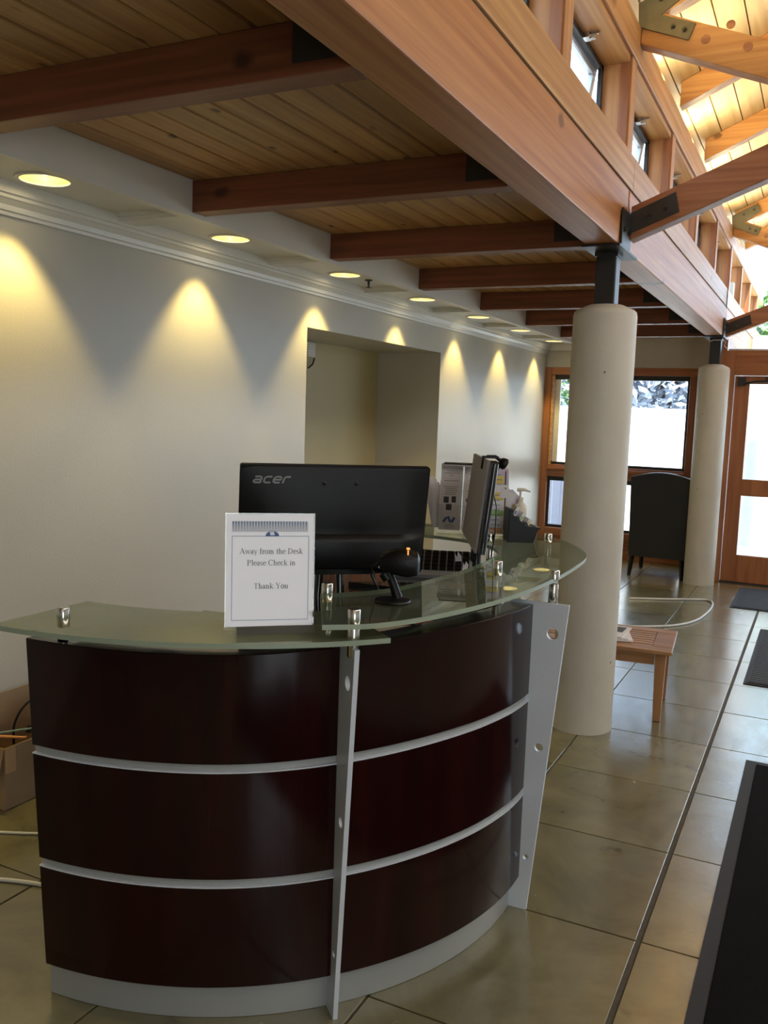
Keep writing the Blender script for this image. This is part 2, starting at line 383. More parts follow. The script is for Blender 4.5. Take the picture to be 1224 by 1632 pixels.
def frameT(o, ex, ey, ez):
    """matrix with given axes as columns"""
    m = Matrix.Identity(4)
    for i, a in enumerate((ex, ey, ez)):
        for j in range(3): m[j][i] = a[j]
    for j in range(3): m[j][3] = o[j]
    return m

# ------------------------------------------------------------------ floor
XJ = [-0.366 + 0.576*k for k in range(-4, 8)]           # joints running away from the viewer
XJ = [x for x in XJ if -2.8 < x < 3.6]
YJ = [-2.13, -1.55, -0.97, -0.39, 0.19, 0.77, 1.35, 1.93, 2.526, 3.122, 3.706, 4.292, 4.852, 5.41, 5.98, 6.555, 7.10, 7.655, 8.23, 8.80, 9.38]
floor = link('floor', bx(-3.36, 3.6, -2.6, 9.75, -0.06, -0.005), M_joint, kind='structure')
xs = [-2.8] + XJ + [3.6]; ys = [-2.6] + YJ + [9.75]
tmesh = {}
for i in range(len(xs)-1):
    for j in range(len(ys)-1):
        x0, x1, y0, y1 = xs[i], xs[i+1], ys[j], ys[j+1]
        gx = 0.0035
        gl = 0.0085 if abs(x0 + 0.366) < 0.01 else gx
        gr = 0.0085 if abs(x1 + 0.366) < 0.01 else gx
        wx, wy = round(x1-x0-gl-gr, 3), round(y1-y0-0.006, 3)
        key = (wx, wy)
        if key not in tmesh:
            c = 0.0012; hx, hy = wx/2, wy/2
            mb = MB()
            a = [(-hx,-hy),(hx,-hy),(hx,hy),(-hx,hy)]; b = [(-hx+c,-hy+c),(hx-c,-hy+c),(hx-c,hy-c),(-hx+c,hy-c)]
            vs = [(p[0],p[1],-0.04) for p in a] + [(p[0],p[1],-c) for p in a] + [(p[0],p[1],0) for p in b]
            fs = [(8,9,10,11)] + [(k,(k+1)%4,4+(k+1)%4,4+k) for k in range(4)] + [(4+k,4+(k+1)%4,8+(k+1)%4,8+k) for k in range(4)] + [(3,2,1,0)]
            mb.add(vs, fs)
            me = bpy.data.meshes.new('tile'); me.from_pydata(mb.v, [], mb.f); me.materials.append(M_tile); tmesh[key] = me
        o = bpy.data.objects.new('tile', tmesh[key]); COL.objects.link(o); o.parent = floor
        o.location = ((x0+gl+x1-gr)/2, (y0+y1)/2, random.uniform(-0.0008, 0.0))

# ------------------------------------------------------------------ left wall with niche
XW, XN, NY0, NY1, NZ = -2.8, -3.355, 4.612, 6.668, 1.982
YF = 9.66
mb = MB()
mb.box(XN-0.12, XW, -2.6, NY0, 0, 2.9).box(XN-0.12, XW, NY1, YF+0.15, 0, 2.9).box(XN-0.12, XW, NY0, NY1, NZ, 2.9)
link('wall_left', mb, M_wall, kind='structure')
link('wall_niche', bx(XN-0.12, XN, NY0, NY1, 0, NZ), M_niche, kind='structure')
link('floor_niche', bx(XN, XW, NY0, NY1, -0.05, -0.001), M_tile, kind='structure')
# other walls of the hall
mb = MB()
for y0, y1 in [(-2.6, 0.05), (7.75, 9.1)]: mb.box(3.6, 3.75, y0, y1, 0, 3.4)
mb.box(3.66, 3.75, 0.05, 7.75, 0, 3.4)
for y in (1.9, 3.8, 5.7): mb.box(3.6, 3.66, y-0.06, y+0.06, 0, 2.3)
link('wall_right', mb, M_wall, kind='structure')
mb = MB()
mb.box(-3.4, -2.55, -2.75, -2.6, 0, 4.6).box(2.15, 3.75, -2.75, -2.6, 0, 4.6).box(-2.55, 2.15, -2.75, -2.6, 2.3, 4.6).box(-2.55, 2.15, -2.75, -2.6, 0, 0.3).box(-2.55, 2.15, -2.75, -2.70, 0.3, 2.3)
for x in (-1.0, 0.6): mb.box(x-0.06, x+0.06, -2.72, -2.62, 0.3, 2.3)
link('wall_back', mb, M_wall, kind='structure')
# far wall: plaster band over the window, wood panel under it
mb = MB(); mb.box(XW, -0.93, YF, YF+0.12, 2.045, 2.9)
link('wall_far', mb, M_wall, kind='structure')

# ------------------------------------------------------------------ soffit box with coffers, crown
XFA = -2.39; ZS = 2.258; ZC = 2.292
RY = [1.86 + 1.125*k for k in range(0, 8) if 1.86 + 1.125*k < 9.5]     # near faces of the low rafters
mb = MB()
mb.box(XFA, XFA+0.02, -2.6, YF, ZS, 2.42)                 # fascia
mb.box(XFA-0.028, XFA, -2.6, YF, ZS, 2.292)               # inner lip
mb.box(XW, XFA, -2.6, YF, 2.37, 2.42)
tf = link('trim_1', mb, M_trimw, kind='structure')
LY = [2.437 + 1.128*k for k in range(-1, 7)]
LX = -2.6
# coffer ceiling with round openings for the lamps
mb = MB()
HR = 0.090
for k in range(len(LY)):
    y = LY[k]; y0 = y - 0.564 if k else -2.6; y1 = y + 0.564
    hole = [(LX + HR*math.cos(t*math.pi/14), y + HR*math.sin(t*math.pi/14)) for t in range(28)]
    mb.prism([(XW, y0), (XFA-0.028, y0), (XFA-0.028, y1), (XW, y1)], Matrix.Identity(4), ZC, ZC+0.012, [hole])
link('trim_2', mb, M_trimw, kind='structure')
# cross ribs under the low rafters with a small bead
mb = MB()
for y in RY[0:]:
    yy = y + 0.04
    mb.box(XW+0.05, XFA-0.02, yy-0.055, yy+0.055, ZS+0.002, ZC+0.001)
    mb.box(XW+0.05, XFA-0.028, yy-0.067, yy+0.067, ZS+0.018, ZC+0.001)
link('trim_3', mb, M_trimw, kind='structure', bevel=0.002)
# crown along the wall: stepped profile
prof = [(0, 0), (0.010, 0), (0.013, 0.012), (0.020, 0.016), (0.024, 0.035), (0.040, 0.052), (0.046, 0.056), (0.046, 0.068), (0.056, 0.072), (0.056, 0.115), (0, 0.115)]
mb = MB(); n = len(prof); z0 = ZC - 0.115 + 0.001
mb.add([(XW + a, -2.6, z0 + b) for a, b in prof] + [(XW + a, YF, z0 + b) for a, b in prof],
       [(i, (i+1) % n, n + (i+1) % n, n + i)[::-1] for i in range(n)] + [tuple(range(n))[::-1], tuple(range(n, 2*n))])
link('trim_4', mb, M_trimw, kind='structure')
mb = MB()
mb.box(XW, XFA, YF-0.05, YF, ZC-0.07, ZC)
link('trim_5', mb, M_trimw, kind='structure')

# ------------------------------------------------------------------ recessed lamps
ORD = ['', 'first', 'second', 'third', 'fourth', 'fifth', 'sixth', 'seventh', 'eighth', 'ninth', 'tenth']
def place_word(k, n):
    return ORD[k]
def make_downlight():
    t = thing('recessed_light', (LX, LY[0], ZC))
    o = Vector((LX, LY[0], ZC))
    mb = MB()
    # ring
    N = 32
    vs = []; fs = []
    for r_, z_ in ((0.106, -0.001), (0.104, -0.005), (0.088, -0.005), (0.087, 0.0)):
        for k in range(N):
            a = 2*math.pi*k/N; vs.append(o + Vector((r_*math.cos(a), r_*math.sin(a), z_)))
    for i in range(3):
        for k in range(N): fs.append((i*N+k, (i+1)*N+k, (i+1)*N+(k+1) % N, i*N+(k+1) % N))
    mb.add(vs, fs)
    link('trim_ring', mb, M_trimw, t, smooth=True)
    vs = []; fs = []
    mb = MB()
    pr = ((0.087, 0.0), (0.085, 0.02), (0.077, 0.050), (0.050, 0.078), (0.001, 0.088))
    for r_, z_ in pr:
        for k in range(N):
            a = 2*math.pi*k/N; vs.append(o + Vector((r_*math.cos(a), r_*math.sin(a), z_)))
    for i in range(len(pr)-1):
        for k in range(N): fs.append((i*N+k, (i+1)*N+k, (i+1)*N+(k+1) % N, i*N+(k+1) % N))
    mb.add(vs, fs)
    link('reflector', mb, M_refl, t, smooth=True)
    link('bulb', MB().lathe([(0.006, 0.020), (0.034, 0.022), (0.044, 0.038), (0.038, 0.056), (0.014, 0.074)], o, 20), M_bulb, t, smooth=True)
    return t
dl = make_downlight()
for k, y in enumerate(LY):
    t = dl if k == 0 else dup(dl, (LX, y, ZC))
    vis = k - 3
    if k < 4: lab = 'round recessed ceiling light in the white soffit outside the left edge' if k < 3 else None
    if k >= 4:
        pass
    i = k - 3      # k=4 is the one at px(80,288)
    names = {4: 'largest recessed ceiling light, at the left edge of the white soffit', 5: 'second recessed ceiling light in the white soffit, left of the sprinkler bay',
             6: 'third recessed ceiling light, in the same soffit bay as the sprinkler head', 7: 'fourth recessed ceiling light, above the right part of the niche',
             8: 'fifth recessed ceiling light from the left, beyond the niche', 9: 'sixth recessed ceiling light from the left, near the round column top',
             10: 'farthest recessed ceiling light, last in the soffit by the far window'}
    tag(t, names.get(k+3, 'nearest recessed ceiling light, just beyond the left edge of the picture'), 'ceiling light', 'recessed soffit lights')
    s = lamp('SPOT', 'lamp_glow', (LX, y, ZC-0.012), (0, 0, 0), 17.0, (1.0, 0.75, 0.25), spot_size=R(84), spot_blend=0.5, shadow_soft_size=0.025)
    s.parent = t; s.location = (-0.042, 0, -0.012)
LY_VIS = LY

# sprinkler head
t = thing('sprinkler_head', (-2.56, 4.92, ZC), 'small brass sprinkler head hanging from the white soffit beside a lamp', 'sprinkler')
link('escutcheon', MB().lathe([(0.022, -0.006), (0.024, 0.0)], (-2.56, 4.92, ZC), 16), M_steel, t, smooth=True)
link('stem', MB().lathe([(0.005, -0.045), (0.006, -0.03), (0.008, -0.02), (0.008, -0.005)], (-2.56, 4.92, ZC), 10), M_steel, t, smooth=True)
link('deflector', MB().lathe([(0.017, -0.047), (0.017, -0.045)], (-2.56, 4.92, ZC), 12), M_steel, t)

# ------------------------------------------------------------------ low ceiling: boards and rafters
ceil = link('ceiling', bx(XFA, -1.0, -2.6, YF, 2.424, 2.56), M_joint, kind='structure')
pw = 0.1075; x = XFA + 0.02; k = 0
while x < -0.99:
    x1 = min(x + pw, -0.985)
    mb = MB(); g = 0.0028
    pts = [(x+g, 2.424), (x+g, 2.405), (x+g+0.005, 2.400), (x1-g-0.005, 2.400), (x1-g, 2.405), (x1-g, 2.424)]
    vs = [(a, -2.6, b) for a, b in pts] + [(a, YF, b) for a, b in pts]
    mb.add(vs, [(i, i+1, 7+i, 6+i)[::-1] for i in range(5)] + [tuple(range(6))[::-1], tuple(range(6, 12))])
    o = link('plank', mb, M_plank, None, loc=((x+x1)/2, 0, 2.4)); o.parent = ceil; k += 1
    x = x1

TR = [t for t in RY]
rn = {0: 'low ceiling rafter before the viewer, out of frame'}
vis_lab = ['largest dark fir rafter, crossing the upper left corner', 'second dark fir rafter, above the second recessed light',
           'third dark fir rafter, its end meeting the beam left of the near column', 'fourth dark fir rafter, passing behind the steel post top',
           'fifth dark fir rafter back, ending left of the near column top', 'sixth dark fir rafter, level with the shoulder of the near column',
           'last but one dark fir rafter, above the far window', 'farthest dark fir rafter, right above the plaster band']
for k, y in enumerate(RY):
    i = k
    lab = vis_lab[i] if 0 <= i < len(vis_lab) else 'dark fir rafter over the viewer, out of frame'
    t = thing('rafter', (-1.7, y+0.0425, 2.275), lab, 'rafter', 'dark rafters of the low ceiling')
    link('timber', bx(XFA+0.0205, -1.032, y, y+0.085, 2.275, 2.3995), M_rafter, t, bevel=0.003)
    link('shade_plate', bx(-1.185, -1.034, y-0.006, y, 2.302, 2.399), M_steel, t, label='dark plate standing for the shade at the rafter end')  # dark plates on both faces model the shade where the rafter meets the beam
    link('shade_plate', bx(-1.185, -1.034, y+0.085, y+0.091, 2.302, 2.399), M_steel, t, label='dark plate standing for the shade at the rafter end')

# ------------------------------------------------------------------ big beam, sill plate, header, posts
BX0, BX1 = -1.03, -0.885
segs = [(-2.6, 4.235, 'glulam beam running from the upper edge to the near column'), (4.265, 8.72, 'glulam beam between the two round columns'), (8.74, 13.2, 'sunlit glulam beam continuing outside past the door')]
for y0, y1, lab in segs:
    o = link('beam', bx(BX0, BX1, y0, y1, 2.275, 2.542), M_beam, loc=(-0.957, (y0+y1)/2, 2.275), bevel=0.006); tag(o, 'deep fir ' + lab, 'beam', 'deep beams on the columns')
for y0, y1, lab in [(-2.6, 4.32, 'honey coloured sill plate on top of the near glulam beam'), (4.325, 8.73, 'honey coloured sill plate on the beam between the columns'), (8.74, 13.2, 'bleached sill plate on the beam outside the door')]:
    o = link('sill_plate', bx(BX0, BX1+0.002, y0, y1, 2.551, 2.700), M_sill, loc=(-0.957, (y0+y1)/2, 2.55), bevel=0.004); tag(o, lab, 'timber plate')
link('trim_6', bx(BX0+0.01, BX1-0.008, -2.6, 13.2, 2.540, 2.553), M_joint, kind='structure')
for y0, y1, lab in [(-2.6, 8.72, 'long fir header over the clerestory windows'), (8.725, 13.2, 'sunlit fir header outside above the door')]:
    o = link('header', bx(BX0, BX1+0.006, y0, y1, 3.09, 3.245), M_sill, loc=(-0.957, (y0+y1)/2, 3.09), bevel=0.005); tag(o, lab, 'header beam')
PY = [1.95, 3.06, 4.15, 5.31, 6.45, 7.62, 8.80, 9.95, 11.1, 12.25]
PT = 0.10
plab = {0: 'nearest clerestory post, at the very top edge', 4: 'clerestory post at the top edge, left of the first open window', 5: 'clerestory post above the near column', 6: 'third clerestory post, right of the second open window',
        7: 'clerestory post just beyond the long strut', 8: 'clerestory post midway between the two columns', 9: 'clerestory post above the far column',
        10: 'reddish clerestory post outside, first past the door', 11: 'reddish clerestory post outside, second past the door', 12: 'farthest reddish clerestory post outside'}
for k, y in enumerate(PY):
    t = thing('clerestory_post', (-0.957, y+PT/2, 2.7), plab.get(k+3 if k else 0, 'clerestory post over the viewer, out of frame'), 'post', 'upright posts of the clerestory')
    m = M_post
    link('timber', bx(BX0+0.005, BX1, y, y+PT, 2.7005, 3.0895), m, t, bevel=0.003)
    mb = MB().box(-0.935, -0.893, y-0.014, y-0.0005, 2.702, 3.0885)
    link('stop', mb, M_frame, t)
# clerestory windows: head liner, aluminium sash leaning outward, pane, latch
wk = 0
for k in range(len(PY)-1):
    if k > 5: break
    y0, y1 = PY[k]+PT, PY[k+1]
    t = thing('window_%d' % (k+3), (-0.99, (y0+y1)/2, 2.7), kind='structure')
    link('head_liner', bx(-1.02, -0.895, y0+0.001, y1-0.001, 3.062, 3.089), M_sill, t)
    # sash tilted outward at its foot
    ang = R(9)
    T = Matrix.Translation((-1.035, 0, 3.055)) @ Matrix.Rotation(ang, 4, 'Y')
    ya, yb = y0+0.012, y1-0.014
    H = 0.335; f = 0.042
    mb = MB()
    mb.box(-0.03, 0.0, ya, yb, -f, 0, T).box(-0.03, 0.0, ya, yb, -H, -H+f, T).box(-0.03, 0.0, ya, ya+f, -H+f, -f, T).box(-0.03, 0.0, yb-f, yb, -H+f, -f, T)
    link('sash', mb, M_alu, t, bevel=0.004)
    link('pane', MB().box(-0.017, -0.012, ya+f, yb-f, -H+f, -f, T), M_pane, t)
    link('gasket', MB().box(-0.034, -0.03, ya-0.006, yb+0.006, -H-0.004, 0.004, T).box(0.0, 0.004, ya, yb, -0.012, 0.0, T).box(0.0, 0.004, yb-0.012, yb, -H, 0, T) if False else MB().box(-1.03, -1.012, y1-0.03, y1-0.001, 2.702, 3.06).box(-1.03, -1.012, y0+0.001, y1-0.001, 3.036, 3.061), M_steel, t)
    ym = y0 + (y1-y0)*0.63
    mb = MB().box(-1.02, -0.985, ym-0.022, ym+0.022, 3.038, 3.062).box(-0.99, -0.965, ym-0.006, ym+0.006, 3.035, 3.075)
    mb.tube([(-0.985, ym-0.018, 3.046), (-0.955, ym-0.012, 3.05), (-0.95, ym+0.004, 3.07), (-0.965, ym+0.012, 3.074)], 0.006, 8)
    link('latch', mb, M_chrome, t, bevel=0.002)
# outer roof over the low ceiling (seen through the clerestory)
link('ceiling_roof', bx(-4.6, -1.06, -2.9, 10.6, 2.56, 2.62), M_roofo, kind='structure')

# ------------------------------------------------------------------ high ceiling
SL = 0.455
def zr(x): return 3.372 + SL*(x + 0.9)      # underside of the high boards
XR = 1.35
hi = thing('ceiling', (0, 0, 3.4), kind='structure')
x = -1.03
al = math.atan(SL); pwh = 0.128
while x < XR - 0.02:
    x1 = min(x + pwh, XR); g = 0.0035
    mb = MB()
    vs = []
    for yy in (-2.6, 10.4):
        vs += [(x+g, yy, zr(x+g)), (x1-g, yy, zr(x1-g)), (x1-g, yy, zr(x1-g)+0.02), (x+g, yy, zr(x+g)+0.02)]
    mb.add(vs, [(0,1,2,3),(7,6,5,4),(4,5,1,0),(5,6,2,1),(6,7,3,2),(7,4,0,3)])
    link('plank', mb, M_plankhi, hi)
    x = x1
def slopebox(x0, x1, y0, y1, d0, d1, zf=zr):
    mb = MB(); vs = []
    for yy in (y0, y1): vs += [(x0, yy, zf(x0)+d0), (x1, yy, zf(x1)+d0), (x1, yy, zf(x1)+d1), (x0, yy, zf(x0)+d1)]
    return mb.add(vs, [(0,1,2,3),(7,6,5,4),(4,5,1,0),(5,6,2,1),(6,7,3,2),(7,4,0,3)])
link('backing', slopebox(-1.045, XR, -2.75, 10.4, 0.0205, 0.08), M_joint, hi)
zr2 = lambda x: zr(XR) - SL*(x - XR)
link('right_slope', slopebox(XR, 3.9, -2.75, 10.4, 0.0, 0.08, zr2), M_plankhi, hi)
mb = MB(); mb.add([(-1.03,-2.6,3.24),(-1.03,-2.6,4.6),(-1.03,-2.75,4.6),(-1.03,-2.75,3.24)], [(0,1,2,3)])
hl = {7: 'orange fir rafter at the top right, behind the descending web timber', }
HY = [4.25 + 1.125*k for k in range(-1, 6)]
hlab = {6: 'orange upper rafter above the near truss plate', 7: 'first orange upper rafter beyond the near truss', 8: 'second orange upper rafter beyond the near truss, above the strut',
        9: 'third orange upper rafter beyond the near truss', 10: 'fourth orange upper rafter, above the far olive plate', 11: 'fifth orange upper rafter, last inside'}
for k, y in enumerate(HY):
    o = link('rafter', slopebox(-0.872, XR, y, y+0.085, -0.135, -0.0015), M_raftx, loc=(-0.9, y, 3.3), bevel=0.003)
    tag(o, hlab.get(k+5, 'orange upper rafter nearest the viewer, at the upper right corner'), 'rafter', 'orange rafters of the high ceiling')
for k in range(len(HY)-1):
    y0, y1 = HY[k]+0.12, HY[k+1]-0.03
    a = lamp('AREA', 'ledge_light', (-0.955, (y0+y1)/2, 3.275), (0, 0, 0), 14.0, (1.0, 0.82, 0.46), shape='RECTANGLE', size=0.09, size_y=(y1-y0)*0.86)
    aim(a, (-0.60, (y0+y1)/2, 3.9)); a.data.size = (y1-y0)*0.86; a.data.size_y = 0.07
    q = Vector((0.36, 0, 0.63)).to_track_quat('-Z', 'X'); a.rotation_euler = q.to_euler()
# walls closing the clerestory ledge
link('wall_ledge', bx(-1.06, -1.032, -2.6, 10.4, 3.10, 3.33), M_roofo, kind='structure')

# ------------------------------------------------------------------ trusses
def bar_between(p0, p1, w, y0, y1):
    """timber in an XZ plane: p0,p1 = bottom edge ends (x,z), w depth measured vertically"""
    mb = MB(); vs = []
    for yy in (y0, y1): vs += [(p0[0], yy, p0[1]), (p1[0], yy, p1[1]), (p1[0], yy, p1[1]+w), (p0[0], yy, p0[1]+w)]
    return mb.add(vs, [(0,1,2,3),(7,6,5,4),(4,5,1,0),(5,6,2,1),(6,7,3,2),(7,4,0,3)])
def hexbolt(mb, c, r, d=0.012):
    c = Vector(c)
    T = Matrix.Translation(c) @ Matrix.Rotation(R(90), 4, 'X')
    mb.lathe([(r*1.5, 0.0), (r*1.5, 0.003), (r, 0.003), (r, d), (r*0.45, d), (r*0.45, d+0.007)], None, 6, T)
SLS = 0.40
for ti, Y in enumerate((4.25, 8.72)):
    near = ti == 0
    which = 'near' if near else 'far'
    zb = 2.318 if near else 2.275
    t = thing('truss_strut', (-0.88, Y, zb), ('long brown fir strut rising right from the steel bracket of the near column' if near else 'brown fir strut rising right from the far column bracket'), 'strut')
    link('timber', bar_between((-0.872, zb), (XR, zb + SLS*(XR+0.872)), 0.150, Y, Y+0.09), M_strut, t, bevel=0.004)
    # side plate following the strut
    mb = MB(); px0, px1 = -0.872, -0.66
    f = lambda x: zb + SLS*(x+0.872)
    vs = []
    for yy in (Y-0.007, Y-0.0005): vs += [(px0, yy, f(px0)+0.028), (px1, yy, f(px1)+0.028), (px1-0.02, yy, f(px1)+0.115), (px0, yy, f(px0)+0.120)]
    mb.add(vs, [(0,1,2,3),(7,6,5,4),(4,5,1,0),(5,6,2,1),(6,7,3,2),(7,4,0,3)])
    pl = link('side_plate', mb, M_steel, t, bevel=0.001, label='dark steel side plate')
    for q in (-0.79, -0.72): mb = MB(); hexbolt(mb, (q, Y-0.007, f(q)+0.072), 0.008); link('bolt', mb, M_bolt, pl)
    # web timber going down from the header
    zt = 3.175
    t = thing('truss_web', (-0.88, Y, zt), ('orange fir web timber descending right from the near header plate' if near else 'orange fir web timber descending right from the far header plate'), 'truss timber')
    link('timber', bar_between((-0.878, zt), (0.10, zt - 0.391), 0.155, Y+0.002, Y+0.088), M_raftx, t, bevel=0.004)
    # V plate
    def hexagon(cx, cz, L0, L1): pass
    mb = MB()
    a1 = Vector((1, 0, -0.395)).normalized(); a2 = Vector((1, 0, 0.455)).normalized()
    n1 = Vector((0.395, 0, 1)).normalized(); n2 = Vector((-0.455, 0, 1)).normalized()
    o0 = Vector((-0.876, 0, 3.278))
    hw = 0.036; L = 0.235
    P = [o0 - n1*hw, o0 + a1*L - n1*hw, o0 + a1*L + n1*hw, o0 + a1*0.075 + n1*hw*0.98, o0 + a2*L*1.0 + n2*(-hw*0.1), o0 + a2*L + n2*hw*1.9, o0 + n2*hw*1.9 + a2*0.01]
    T = Matrix(((1, 0, 0, 0), (0, 0, -1, Y-0.001), (0, 1, 0, 0), (0, 0, 0, 1)))
    mb.prism([(p.x, p.z) for p in P], T, 0.0, 0.008)
    vp = link('v_plate', mb, M_plate, t, bevel=0.001, label='bent olive steel connector plate')
    for bp_ in (o0 + a1*0.145, o0 + a1*0.20, o0 + a2*0.10 + n2*hw*0.9, o0 + a2*0.19 + n2*hw*0.9):
        mb = MB(); hexbolt(mb, bp_ + Vector((0, Y-0.009, 0)), 0.009); link('bolt', mb, M_bolt, vp)
    T2 = lambda x, z: Matrix.Translation((x, Y+0.0005, z)) @ Matrix.Rotation(R(90), 4, 'X')
    for x_, z_ in ((-0.60, 3.155), (-0.50, 3.20), (-0.425, 3.10)):
        link('wood_plug', MB().lathe([(0.019, 0.0), (0.019, 0.0015)], None, 20, T2(x_, z_)), M_strut, t, smooth=True)

# ------------------------------------------------------------------ round columns with steel heads
for ci, (cx, cy, lab) in enumerate([(-0.963, 4.255, 'near'), (-0.948, 8.70, 'far')]):
    t = thing('column', (cx, cy, 0), ('large round off-white concrete column in front of the teak table' if ci == 0 else 'round off-white concrete column farther back beside the glazed door'), 'column')
    r0 = 0.147 if ci == 0 else 0.137
    pr = [(r0*1.0, 0.0), (r0*1.0, 1.0), (r0*0.995, 1.975), (r0*0.97, 1.993), (r0*0.90, 2.003), (r0*0.55, 2.026), (r0*0.3, 2.03)]
    link('shaft', MB().lathe(pr, (cx, cy, 0), 56), M_concrete, t, smooth=True)
    link('steel_post', bx(cx-0.047, cx+0.047, cy-0.047, cy+0.047, 2.01, 2.262), M_steel, t, bevel=0.006)
    mb = MB().box(BX0-0.012, BX1+0.014, cy-0.20, cy+0.20, 2.262, 2.273)
    mb.box(BX1+0.006, BX1+0.014, cy-0.17, cy+0.02, 2.273, 2.43).box(cx-0.053, cx+0.053, cy-0.053, cy+0.053, 2.245, 2.262)
    hd = link('saddle_plate', mb, M_steel, t, bevel=0.001, label='dark steel saddle under the beam')
    for yy in (cy-0.14, cy-0.04):
        mb = MB()
        T = Matrix.Translation((BX1+0.014, yy, 2.34)) @ Matrix.Rotation(R(90), 4, 'Y')
        mb.lathe([(0.012, 0), (0.012, 0.003), (0.008, 0.003), (0.008, 0.012)], None, 6, T)
        link('bolt', mb, M_bolt, hd)
tag(link('wire_tie', MB().tube([(-1.0, 8.60, 2.225), (-0.96, 8.595, 2.24), (-0.90, 8.60, 2.24), (-0.86, 8.62, 2.225), (-0.87, 8.63, 2.19), (-0.845, 8.64, 2.165)], 0.004, 6), M_cord, loc=(-0.93, 8.6, 2.2)), 'thin white wire looped around the far steel post', 'wire')
tag(link('wire_loop', MB().tube([(BX1+0.012, 8.58, 2.70), (BX1+0.015, 8.54, 2.62), (BX1+0.015, 8.53, 2.55), (BX1+0.014, 8.56, 2.515), (BX1+0.014, 8.60, 2.55), (BX1+0.012, 8.62, 2.66), (BX1+0.012, 8.58, 2.70)], 0.0025, 6), M_steel, loc=(BX1, 8.57, 2.6)), 'thin wire loop hanging on the sill plate end above the far column', 'wire')

# ------------------------------------------------------------------ far window (two rows) and door wall
win = thing('window_1', (-1.87, YF, 0), kind='structure')
W0, W1 = XW, -0.93
def fr(name, *a, m=M_frame, p=None, bv=0.004, **k): return link(name, bx(*a), m, p or win, bevel=bv, **k)
y0, y1 = YF-0.01, YF+0.11
fr('jamb', W0, W0+0.075, y0, y1, 0.0, 2.045); fr('jamb', W1-0.07, W1, y0, y1, 0.0, 2.045)
fr('head', W0+0.075, W1-0.07, y0, y1, 1.965, 2.045, m=M_framex)
fr('mullion', -2.13, -2.05, y0, y1, 0.28, 1.965); fr('mullion', -1.275, -1.195, y0, y1, 0.28, 1.965)
for xa, xb in ((W0+0.075, -2.13), (-2.05, -1.275), (-1.195, W1-0.07)):
    fr('transom_rail', xa, xb, y0, y1, 0.855, 0.985, m=M_framex)
    fr('ledge', xa-0.002, xb+0.002, y0-0.03, y0-0.0005, 0.93, 0.965, m=M_framex)
    fr('bottom_rail', xa, xb, y0, y1, 0.20, 0.285, m=M_framex)
    ca, cb = xa+0.0, xb-0.0
    # dark aluminium sash + upper blind box
    mb = MB()
    for z0, z1 in ((0.985, 1.965), (0.285, 0.855)):
        mb.box(xa, xa+0.028, y0+0.05, y0+0.08, z0, z1).box(xb-0.028, xb, y0+0.05, y0+0.08, z0, z1)
        mb.box(xa+0.028, xb-0.028, y0+0.05, y0+0.08, z1-0.05, z1).box(xa+0.028, xb-0.028, y0+0.05, y0+0.08, z0, z0+0.03)
    link('sash', mb, M_steel, win)
    link('pane', bx(xa+0.028, xb-0.028, y0+0.063, y0+0.067, 1.015, 1.937), M_pane, win)
    link('pane', bx(xa+0.028, xb-0.028, y0+0.063, y0+0.067, 0.315, 0.827), M_pane, win)
fr('panel', W0+0.075, W1-0.07, y0+0.02, y1, 0.0, 0.20, m=M_framex)
fr('casing', W0+0.08, W0+0.105, y0-0.0, y0+0.05, 0.985, 1.96, m=M_sill, bv=0.002)
fr('casing', W0+0.108, W0+0.165, y0+0.055, y0+0.09, 0.99, 1.95, m=M_trimw, bv=0.002)

# door wall at Y=8.95
YD = 8.95
dw = thing('door_1', (0.3, YD, 0), kind='structure')
link('post', bx(-0.925, -0.79, YD-0.04, YD+0.10, 0.0, 2.17), M_frame, dw, bevel=0.003)
link('post', bx(0.25, 0.38, YD-0.04, YD+0.10, 0.0, 2.17), M_frame, dw, bevel=0.003)
link('return_panel', bx(-0.925, -0.88, YD+0.10, YF, 0, 2.29), M_frame, dw)
link('lintel', bx(-0.79, 0.25, YD-0.04, YD+0.10, 1.945, 2.17), M_framex, dw, bevel=0.003)
leaf = link('leaf', MB().box(-0.785, -0.655, YD, YD+0.05, 0.012, 1.94).box(0.115, 0.245, YD, YD+0.05, 0.012, 1.94)
     .box(-0.655, 0.115, YD, YD+0.05, 1.868, 1.94).box(-0.655, 0.115, YD, YD+0.05, 0.83, 0.985).box(-0.655, 0.115, YD, YD+0.05, 0.012, 0.268), M_frame, dw, bevel=0.003)
link('pane', bx(-0.655, 0.115, YD+0.02, YD+0.026, 0.985, 1.868), M_pane, leaf); link('pane', bx(-0.655, 0.115, YD+0.02, YD+0.026, 0.268, 0.83), M_pane, leaf)
mb = MB().box(-0.52, -0.28, YD-0.055, YD-0.001, 1.885, 1.935)
mb.tube([(-0.70, YD-0.03, 1.87), (-0.60, YD-0.045, 1.888), (-0.36, YD-0.07, 1.90)], 0.012, 6).box(-0.76, -0.69, YD-0.03, YD-0.001, 1.85, 1.925)
link('door_closer', mb, M_steel, dw, bevel=0.003)
link('threshold', bx(-0.79, 0.25, YD-0.02, YD+0.08, 0.0, 0.012), M_steel, dw)
link('handle', MB().tube([(0.17, YD-0.001, 0.80), (0.17, YD-0.05, 0.82), (0.17, YD-0.05, 1.10), (0.17, YD-0.001, 1.12)], 0.01, 8), M_chrome, dw, smooth=True)
